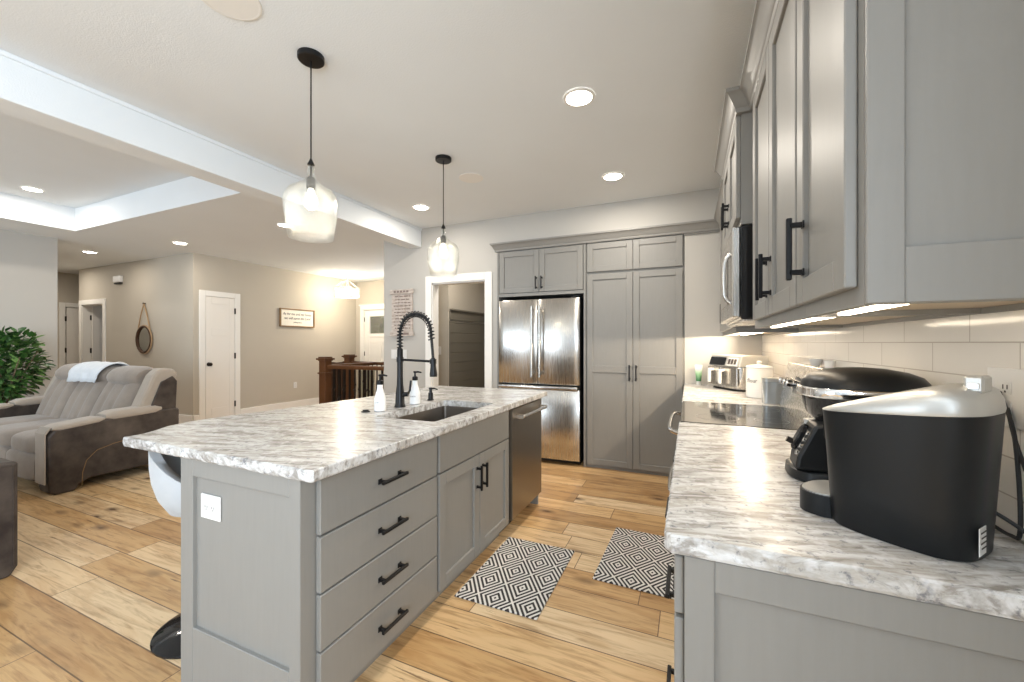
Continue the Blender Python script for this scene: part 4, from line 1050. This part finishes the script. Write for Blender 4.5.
# chandelier in the entry
t = thing('chandelier', 'lit drum chandelier of clear glass panels hanging in the entry', 'chandelier', (-6.62, 6.42, H))
obj('canopy', MB().lathe([(.065, -.0005), (.065, -.02), (.02, -.03)], n=24), M['silver_p'], t, smooth=True)
b = MB(); b.cyl((0, 0, -.03), (0, 0, -.30), .008, 8); b.lathe([(.01, -.10), (.025, -.12), (.01, -.14)], n=14); obj('stem', b, M['silver_p'], t, smooth=True)
b = MB()
for k in range(6):
    a = 2 * PI * k / 6; b.tube([(0, 0, -.12), (.1 * math.cos(a), .1 * math.sin(a), -.16), (.235 * math.cos(a), .235 * math.sin(a), -.27)], .005, 6)
for z in (-.275, -.475):
    b.tube([(.24 * math.cos(2 * PI * j / 32), .24 * math.sin(2 * PI * j / 32), z) for j in range(33)], .006, 6)
obj('frame', b, M['silver_p'], t, smooth=True)
for k in range(16):
    a0, a1 = 2 * PI * (k + .06) / 16, 2 * PI * (k + .94) / 16
    b = MB(); b.loft([[(.236 * math.cos(a), .236 * math.sin(a), z) for a in (a0, a1)] + [(.242 * math.cos(a), .242 * math.sin(a), z) for a in (a1, a0)] for z in (-.285, -.468)])
    obj('glass_panel', b, M['glass'], t)
for k in range(4):
    a = 2 * PI * k / 4 + .4; b = MB().lathe([(.008, -.42), (.012, -.40), (.024, -.37), (.022, -.34), (.008, -.31)], (.12 * math.cos(a), .12 * math.sin(a), 0), 14); obj('bulb', b, M['bulb'], t, smooth=True)
b = MB()
for k in range(4):
    a = 2 * PI * k / 4 + .4; b.tube([(0, 0, -.30), (.12 * math.cos(a), .12 * math.sin(a), -.30)], .005, 6); b.cyl((.12 * math.cos(a), .12 * math.sin(a), -.295), (.12 * math.cos(a), .12 * math.sin(a), -.312), .012, 8)
obj('lamp_arm', b, M['silver_p'], t, smooth=True)
l = bpy.data.lights.new('chandelier_lamp', 'POINT'); l.energy = 46; l.color = (1, .86, .66); l.shadow_soft_size = .12
o = bpy.data.objects.new('chandelier_lamp', l); COL.objects.link(o); o.location = (-6.62, 6.42, H - .37)

# ---------------------------------------------------------------- railing, entry bench, basket
t = thing('stair_railing', 'dark oak stair railing with square newel post and metal balusters beside the stairs', 'railing', (-4.85, 4.30, 0))
def newel(x, y, h=1.10, w_=.062):
    b = MB(); b.box(x - w_, x + w_, y - w_, y + w_, 0, h - .03, .006); b.box(x - w_ - .012, x + w_ + .012, y - w_ - .012, y + w_ + .012, 0, .16, .005)
    b.box(x - w_ - .014, x + w_ + .014, y - w_ - .014, y + w_ + .014, h - .245, h - .225, .005)
    b.box(x - w_ - .01, x + w_ + .01, y - w_ - .01, y + w_ + .01, h - .06, h - .045, .004); b.box(x - w_ - .03, x + w_ + .03, y - w_ - .03, y + w_ + .03, h - .045, h - .02, .006); b.box(x - w_ - .008, x + w_ + .008, y - w_ - .008, y + w_ + .008, h - .02, h, .006)
    return b
NX, NY, NY2 = -4.85, 4.30, 5.34
obj('newel_post', newel(NX, NY), M['wood'], t, world=True)
NX2 = -5.45
obj('newel_post', newel(NX2, NY2), M['wood'], t, world=True)
def rail(p, q):
    p, q = Vector(p), Vector(q); d_ = (q - p).normalized(); s_ = Vector((-d_.y, d_.x, 0)); prof = [(-.022, -.05), (.022, -.05), (.032, -.02), (.030, -.004), (.012, .006), (-.012, .006), (-.030, -.004), (-.032, -.02)]
    return MB().loft([[tuple(w_ + s_ * a + Vector((0, 0, z))) for a, z in prof] for w_ in (p, q)])
RZ = .98
obj('handrail', rail((NX + .062, NY, RZ), (-3.722, NY, RZ)), M['wood'], t, world=True)
obj('handrail', rail((NX2 + .062, NY2, RZ), (-3.722, NY2, RZ)), M['wood'], t, world=True)
obj('handrail', rail((NX, NY + .062, RZ), (NX, NY2 - .034, RZ)), M['wood'], t, world=True)
def baluster(x, y, knot):
    b = MB(); b.box(x - .007, x + .007, y - .007, y + .007, 0.001, RZ - .045)
    for z in ((.5,) if knot else (.36, .64)): b.lathe([(.008, -.03), (.016, -.01), (.018, 0), (.016, .01), (.008, .03)], (x, y, z), 10)
    return b
k = 0
for i in range(10):
    x = NX + .16 + i * .1
    if x < -3.76: obj('baluster', baluster(x, NY, i % 2), M['bronze'], t, world=True)
for i in range(16): obj('baluster', baluster(NX2 + .12 + i * .1, NY2, i % 2), M['bronze'], t, world=True)
for i in range(8): obj('baluster', baluster(NX, NY + .17 + i * .1, i % 2), M['bronze'], t, world=True)
# handrail continuing with a dip past the back newel, over a low boxed stair wall
b = MB(); P_ = [(NX2 - .06, .99), (NX2 - .16, .955), (NX2 - .30, .94), (NX2 - .44, .955), (NX2 - .56, 1.0), (NX2 - .64, 1.03)]
rg = []
for x, z in P_: rg.append([(x, NY2 + a, z + c_) for a, c_ in ((-.03, -.055), (.03, -.055), (.036, -.01), (.02, .012), (-.02, .012), (-.036, -.01))])
obj('handrail', b.loft(rg), M['wood_d'], t, world=True)
for i in range(9): obj('baluster', MB().box(NX2 - .10 - i * .06 - .016, NX2 - .10 - i * .06 + .016, NY2 - .016, NY2 + .016, .001, .885), M['wood_d'], t, world=True)
t = thing('wicker_basket', 'tall grey-green wicker basket standing by the front door', 'basket', (-6.55, 6.93, 0))
b = MB(); rings = []
for i in range(25): rings.append([(math.cos(2 * PI * j / 40) * (.14 + .02 * i / 24 + .006 * ((i + j) % 2)), math.sin(2 * PI * j / 40) * (.14 + .02 * i / 24 + .006 * ((i + j) % 2)), .68 * i / 24) for j in range(40)])
rings += [[(p[0] * .9, p[1] * .9, .68) for p in rings[-1]], [(p[0] * .8, p[1] * .8, .05) for p in rings[-1]]]
b.loft(rings); obj('basket_body', b, M['basket'], t, smooth=True)
b = MB(); b.tube([(.165 * math.cos(2 * PI * j / 32), .165 * math.sin(2 * PI * j / 32), .685) for j in range(33)], .012, 8); obj('rim', b, M['basket'], t, smooth=True)

# ---------------------------------------------------------------- wall hangings and small wall fittings
t = thing('lettered_sign', 'wide cream sign with script lettering in a brown frame on the tan entry wall', 'sign', (-7.25, 5.735, 1.80))
Y0, Y1, Z0, Z1 = -.39, .39, -.18, .18
b = MB(); b.box(.001, .04, Y0, Y1, Z0, Z0 + .022, .003); b.box(.001, .04, Y0, Y1, Z1 - .022, Z1, .003); b.box(.001, .04, Y0, Y0 + .022, Z0 + .022, Z1 - .022, .003); b.box(.001, .04, Y1 - .022, Y1, Z0 + .022, Z1 - .022, .003)
obj('frame', b, M['frame'], t)
obj('board', MB().box(.003, .02, Y0 + .021, Y1 - .021, Z0 + .021, Z1 - .021), M['paper'], t)
for s_, sz, z in (('As for me and my house', .075, .075), ('we will serve the Lord', .075, -.01), ('JOSHUA 24:15', .035, -.09)):
    obj('lettering', text_on(s_, sz, (.021, 0, z), (0, 1, 0), (1, 0, 0), .25 if sz > .05 else 0, .86), M['ink'], t)
t = thing('wooden_wall_sign', 'tall whitewashed wooden sign of faint dark lines hanging on the grey wall by the doorway', 'sign', (-3.39, YB, 1.69))
def wash():
    m = mat('whitewashed_wood', (.6, .55, .5), .8); n = N(m); p = n.coord()
    n.base(n.mix(n.ramp(n.noise(n.sc(p, 3, 3, 22), 6, 5, .7), [(.4, (0, 0, 0)), (.65, (1, 1, 1))]), (.40, .33, .28), (.66, .60, .55))); return m
ww = wash(); b = MB()
for i in range(3): b.box(-.165 + i * .11, -.165 + (i + 1) * .11 - .003, -.022, -.004, -.30, .30, .002)
sb = obj('board', b, ww, t)
bts = [obj('batten', MB().box(-.185, .185, -.034, -.022, z0, z0 + .06, .003), ww, t) for z0 in (.24, -.30)]
b = MB(); random.seed(5)
for i in range(11):
    z = .21 - i * .041; x = -.13 + random.random() * .03; big_ = i in (0, 10)
    while x < .12:
        w_ = .02 + random.random() * .05; b.box(x, min(x + w_, .135), -.0235, -.0225, z - .007, z + .007); x += w_ + .012
fp = mat('faded_print', (.22, .17, .15), .8)
obj('worn_lettering', b, fp, sb)
b = MB()
for i in range(5): b.box(-.12 + i * .05, -.085 + i * .05, -.0355, -.0345, .258, .282)
obj('worn_lettering', b, fp, bts[0]); obj('worn_lettering', MB().box(-.02, .12, -.0355, -.0345, -.285, -.258), fp, bts[1])
t = thing('round_mirror', 'round rope-hung mirror on the taupe hall wall', 'mirror', (-8.63, 3.87, 1.36))
b = MB(); RM = .225
b.tube([(RM * math.cos(2 * PI * j / 48), -.022, RM * math.sin(2 * PI * j / 48)) for j in range(49)], .02, 10); obj('frame', b, M['wood_d'], t, smooth=True)
b = MB(); b.tube([((RM + .02) * math.cos(2 * PI * j / 48), -.022, (RM + .02) * math.sin(2 * PI * j / 48)) for j in range(49)], .012, 8); obj('rope_edge', b, M['rope'], t, smooth=True)
b = MB(); b.loft([[(RM * math.cos(2 * PI * j / 48), y, RM * math.sin(2 * PI * j / 48)) for j in range(48)] for y in (-.004, -.016)]); obj('mirror_glass', b, M['mirror'], t)
b = MB()
for s_ in (-1, 1): b.tube([(s_ * RM * .93, -.022, .10), (s_ * .10, -.022, .42), (0, -.022, .62)], .010, 8)
obj('hanging_rope', b, M['rope'], t, smooth=True)
obj('hook', MB().cyl((0, -.001, .62), (0, -.04, .625), .012, 10), M['bronze'], t, smooth=True)
t = thing('door_chime', 'small white chime box high on the hall wall left of the round mirror', 'door chime', (-9.47, 3.87, 2.45))
obj('chime_body', MB().box(-.12, .12, -.055, -.001, -.055, .065, .01), M['plate'], t); obj('chime_base', MB().box(-.10, .10, -.045, -.001, -.085, -.056, .004), M['hole'], t)
outlet('wall_switch', PBK, -3.525, 1.155, 'white switch plate on the grey wall under the wooden sign, left one', 'light switch', .10, .12, 'switch')
outlet('wall_switch', PBK, -3.365, 1.155, 'white switch plate on the grey wall under the wooden sign, beside the doorway casing', 'light switch', .075, .12, 'switch')
outlet('outlet', PS, 5.69, .458, 'white outlet low on the tan entry wall below the lettered sign')
outlet('wall_switch', ((0, 5.0, 0), (1, 0), (0, -1)), -3.36, 1.19, 'white light switch inside the room seen through the doorway', 'light switch', .075, .12, 'switch')

# ---------------------------------------------------------------- sofas
def sofa(loc, rz, label, W=2.2):
    """local: front toward -y, x from -W/2 to W/2, depth 0..0.95"""
    t = thing('reclining_sofa', label, 'sofa', loc, rz, 'brown and taupe reclining sofas'); h = W / 2; aw = .20
    side = [(.0, .03), (.04, .0), (.16, .0), (.19, .05), (.26, .085), (.76, .085), (.80, .04), (.86, .0), (.93, .0), (.95, .05), (.955, .60), (.93, .625), (.80, .62), (.20, .585), (.03, .56), (-.01, .5)]
    for s_ in (-1, 1):
        x0, x1 = (s_ * h, s_ * (h - aw)); b = MB(); b.prism(side, 'x', min(x0, x1), max(x0, x1)); a_ = obj('arm', b, M['leather'], t, bev=.018)
        # piping curve on outer face
        b = MB(); pts = [(s_ * (h + .002), .20, .03), (s_ * (h + .002), .205, .15), (s_ * (h + .002), .23, .25), (s_ * (h + .002), .30, .325), (s_ * (h + .002), .42, .36), (s_ * (h + .002), .60, .385), (s_ * (h + .002), .94, .42)]
        b.tube(pts, .003, 6); obj('stitched_seam', b, M['frame'], a_, smooth=True)
        # padded arm top in two pieces
        b = MB(); xx0, xx1 = min(x0, x1) - .012, max(x0, x1) + .012
        def pad(y0, y1, z0, z1, hh):
            rings = []
            for i in range(9):
                q = i / 8; y = y0 + (y1 - y0) * q; z = z0 + (z1 - z0) * q; e = min(1, (min(q, 1 - q) * 7)) ** .5
                rings.append([((xx0 + xx1) / 2 + (xx1 - xx0) / 2 * math.copysign(abs(math.cos(2 * PI * j / 20)) ** .5, math.cos(2 * PI * j / 20)) * (.86 + .14 * e), y, z + hh * (.45 + .55 * e) * math.copysign(abs(math.sin(2 * PI * j / 20)) ** .7, math.sin(2 * PI * j / 20))) for j in range(20)])
            return rings
        b.loft(pad(.02, .36, .565, .60, .028)); obj('arm_pad', b, M['suede_l'], t, smooth=True, angle=60)
        b = MB(); b.loft(pad(.365, .80, .615, .632, .045)); obj('arm_pad', b, M['suede_l'], t, smooth=True, angle=60)
        b = MB(); bx0, bx1 = sorted((s_ * (h - aw - .001), s_ * (h - .02))); b.prism([(-.022, .10), (-.012, .10), (-.012, .52), (.02, .575), (.008, .582), (-.022, .53)], 'x', bx0, bx1); obj('arm_front_trim', b, M['suede_l'], t, bev=.004)
    ib = h - aw - .004
    obj('base', MB().box(-ib, ib, .05, .88, .04, .30, .02), M['leather'], t)
    n_ = 3; cw = 2 * ib / n_
    for k in range(n_):
        x0 = -ib + k * cw; x1 = x0 + cw; cx = (x0 + x1) / 2; hw_ = cw / 2 - .004
        def cush(y0, y1, z0, z1, e=5):   # rounded box via superellipse rings across x
            rings = []
            for i in range(11):
                q = -1 + 2 * i / 10; xx = cx + hw_ * q; sc_ = (1 - abs(q) ** 7) ** .35 if abs(q) < 1 else .55
                sc_ = max(.75, sc_)
                rings.append([(xx, (y0 + y1) / 2 + (y1 - y0) / 2 * sc_ * math.copysign(abs(math.cos(2 * PI * j / 28)) ** .45, math.cos(2 * PI * j / 28)), (z0 + z1) / 2 + (z1 - z0) / 2 * sc_ * math.copysign(abs(math.sin(2 * PI * j / 28)) ** .45, math.sin(2 * PI * j / 28))) for j in range(28)])
            return rings
        obj('seat_cushion', MB().loft(cush(-.03, .62, .30, .49)), M['suede'], t, smooth=True, angle=60)
        obj('footrest', MB().loft(cush(-.035, .045, .10, .34)), M['suede'], t, smooth=True, angle=60)
        # leaning back cushion with vertical tufting, three ribs
        rings = []
        th = math.radians(24); Lb = .55
        for i in range(13):
            q = i / 12; s0 = Lb * q
            yb, zb_ = .56 + math.sin(th) * s0, .44 + math.cos(th) * s0
            bulge = .075 + .02 * math.sin(PI * q)
            ring = []
            m_ = 24
            for j in range(m_ + 1):
                u_ = j / m_; xx = cx + hw_ * (2 * u_ - 1); e = min(1, min(u_, 1 - u_) * 9) ** .5
                d_ = bulge * (.35 + .65 * e) * (1 - .16 * (abs(math.cos(3 * PI * u_)) ** 12)) 
                ring.append((xx, yb - math.cos(th) * d_, zb_ + math.sin(th) * d_))
            for j in range(m_, -1, -1):
                u_ = j / m_; xx = cx + hw_ * (2 * u_ - 1); ring.append((xx, yb + math.cos(th) * .10, zb_ - math.sin(th) * .10))
            rings.append(ring)
        obj('back_cushion', MB().loft(rings), M['suede'], t, smooth=True, angle=60)
        # pillow headrest rolled over the top
        cy_, cz_ = .56 + math.sin(th) * (Lb + .03) - .025, .44 + math.cos(th) * (Lb + .03) - .02
        rings = []
        for i in range(11):
            q = -1 + 2 * i / 10; xx = cx + hw_ * q * .985; sc_ = max(.72, (1 - abs(q) ** 6) ** .4)
            rings.append([(xx, cy_ + .133 * sc_ * math.cos(2 * PI * j / 24), cz_ + .106 * sc_ * math.sin(2 * PI * j / 24)) for j in range(24)])
        b = MB().loft(rings); b.v = [(p[0], p[1] + (p[2] - cz_) * .25, p[2]) for p in b.v]
        obj('headrest', b, M['suede'], t, smooth=True, angle=70)
    # outer wings of the back
    for s_ in (-1, 1):
        b = MB(); wing = [(.60, .62), (.74, .97), (.80, 1.035), (.92, 1.03), (.965, .98), (.93, .90), (.86, .62)]
        xa, xb = sorted((s_ * (ib + .002), s_ * (h - .035))); b.prism(wing, 'x', xa, xb); obj('back_wing', b, M['suede_l'], t, bev=.03)
        b = MB(); wing2 = [(.70, .62), (.80, .90), (.90, .955), (.94, .90), (.93, .62)]
        xa, xb = sorted((s_ * (h - .034), s_ * (h - .015))); b.prism(wing2, 'x', xa, xb); obj('wing_side', b, M['leather'], t, bev=.006)
    obj('rear_panel', MB().box(-ib, ib, .885, .94, .06, .90, .02), M['leather'], t)
    b = MB()
    return t
sofa((-6.05, 1.56, 0), 0, 'brown leather and taupe reclining sofa facing away from the hall, throw on its back', 2.2)
t = thing('leather_sofa', 'dark brown leather sofa whose square arm shows at the lower left edge', 'sofa', (-3.455, .97, 0))
def abox(name, x0, x1, y0, y1, z0, z1, m_, bv=.018): return obj(name, MB().box(x0, x1, y0, y1, z0, z1, bv, seg=2), m_, t)
arm = [(0, .05), (-.03, .0), (-.86, .0), (-.9, .05), (-.9, .70), (-.86, .72), (0, .635)]
for x0, x1 in ((-.22, 0), (-2.2, -1.98)):
    b = MB(); b.prism(arm, 'x', x0, x1); a_ = obj('arm', b, M['leather'], t, bev=.014)
    b = MB(); b.tube([(x1 + .001 if x1 == 0 else x0 - .001, y, z) for y, z in ((-.02, .06), (-.02, .615), (-.86, .70))], .0035, 6); obj('stitched_seam', b, M['leather'], a_, smooth=True)
abox('base', -1.975, -.225, -.88, -.05, .05, .30, M['leather'])
for k in range(2): abox('seat_cushion', -1.97 + k * .875, -1.10 + k * .875, -.66, -.02, .305, .50, M['suede'], .05); abox('back_cushion', -1.97 + k * .875, -1.10 + k * .875, -.86, -.67, .505, .98, M['suede'], .06)
abox('rear_panel', -1.975, -.225, -.93, -.885, .06, .92, M['leather'])
# throw over the middle headrest
b = MB(); rows = 17; cols = 19; prof = []
for i in range(rows):
    a = math.radians(-28 + i * (215 / (rows - 1))); prof.append(a)
vv = []; th = math.radians(24); cy_, cz_ = .56 + math.sin(th) * .58 - .025, .44 + math.cos(th) * .58 - .02
random.seed(11)
for i, a in enumerate(prof):
    for j in range(cols):
        u_ = j / (cols - 1) - .5; rip = .006 * math.sin(9 * u_ * 3 + i * .35) + .004 * math.sin(17 * u_ + i * .8)
        ry, rz_ = .146 + rip, .120 + rip
        zz_ = math.sin(a) * rz_; yy = -math.cos(a) * ry + zz_ * .25
        skew = .05 * (i / rows - .5)
        drop = 0
        if i == 0: drop = -.02 - .03 * max(0, -u_)
        vv.append((-.05 + u_ * .66 * (1 - .0 * i) + skew, cy_ + yy + (-.02 if i == 0 else 0), cz_ + zz_ + drop))
b.add(vv, [(i * cols + j, i * cols + j + 1, (i + 1) * cols + j + 1, (i + 1) * cols + j) for i in range(rows - 1) for j in range(cols - 1)])
tw = obj('throw_blanket', b, M['towel'], smooth=True, angle=90); tw.location = (-6.05, 1.56, .004)
md = tw.modifiers.new('solid', 'SOLIDIFY'); md.thickness = .008; md.offset = 1
tag(tw, 'pale blue throw draped over the headrests of the far sofa', 'throw')

# ---------------------------------------------------------------- plant
t = thing('potted_ficus', 'bushy green potted plant in the corner beside the far sofa', 'plant', (-7.47, 1.98, 0))
obj('planter', MB().lathe([(.13, 0), (.15, .01), (.185, .30), (.19, .32), (.17, .32), (.165, .28), (.01, .28)], n=32), M['pot'], t, smooth=True)
b = MB(); random.seed(21); tips = []
for k in range(9):
    a = 2 * PI * k / 9 + random.random() * .4; L = .25 + random.random() * .16; zt = .85 + random.random() * .45
    pts = [(.02 * math.cos(a), .02 * math.sin(a), .26), (.05 * math.cos(a), .05 * math.sin(a), .55), (L * .6 * math.cos(a), L * .6 * math.sin(a), .55 + (zt - .55) * .6), (L * math.cos(a), L * math.sin(a), zt)]
    b.tube(pts, [.014, .011, .007, .004], 6)
obj('stems', b, M['bark'], t, smooth=True)
b = MB(); cnt = 0
while cnt < 1500:
    x, y, z = random.uniform(-.42, .42), random.uniform(-.42, .42), random.uniform(-.47, .47)
    q = (x / .41) ** 2 + (y / .41) ** 2 + (z / .47) ** 2
    if q > 1 or q < .25 * random.random(): continue
    lump = .8 + .25 * math.sin(7 * x + 3) * math.cos(6 * z + 2 * y)
    if q > lump * lump: continue
    cnt += 1
    p = Vector((x, y, z + 1.03)); d_ = (Vector((x, y, z * .5 + .1)).normalized() + Vector((random.uniform(-.8, .8), random.uniform(-.8, .8), random.uniform(-.9, .3)))).normalized()
    s_ = d_.cross(Vector((random.uniform(-.4, .4), random.uniform(-.4, .4), 1))).normalized(); n_ = s_.cross(d_).normalized(); L = random.uniform(.07, .12); w_ = L * .28
    vv = [p, p + d_ * L * .35 + s_ * w_ + n_ * .006, p + d_ * L * .35 - s_ * w_ + n_ * .006, p + d_ * L * .45, p + d_ * L * .72 + s_ * w_ * .75, p + d_ * L * .72 - s_ * w_ * .75, p + d_ * L - n_ * .008]
    b.add(vv, [(0, 1, 3), (0, 3, 2), (1, 4, 6, 3), (3, 6, 5, 2)])
obj('foliage', b, M['leaf'], t)
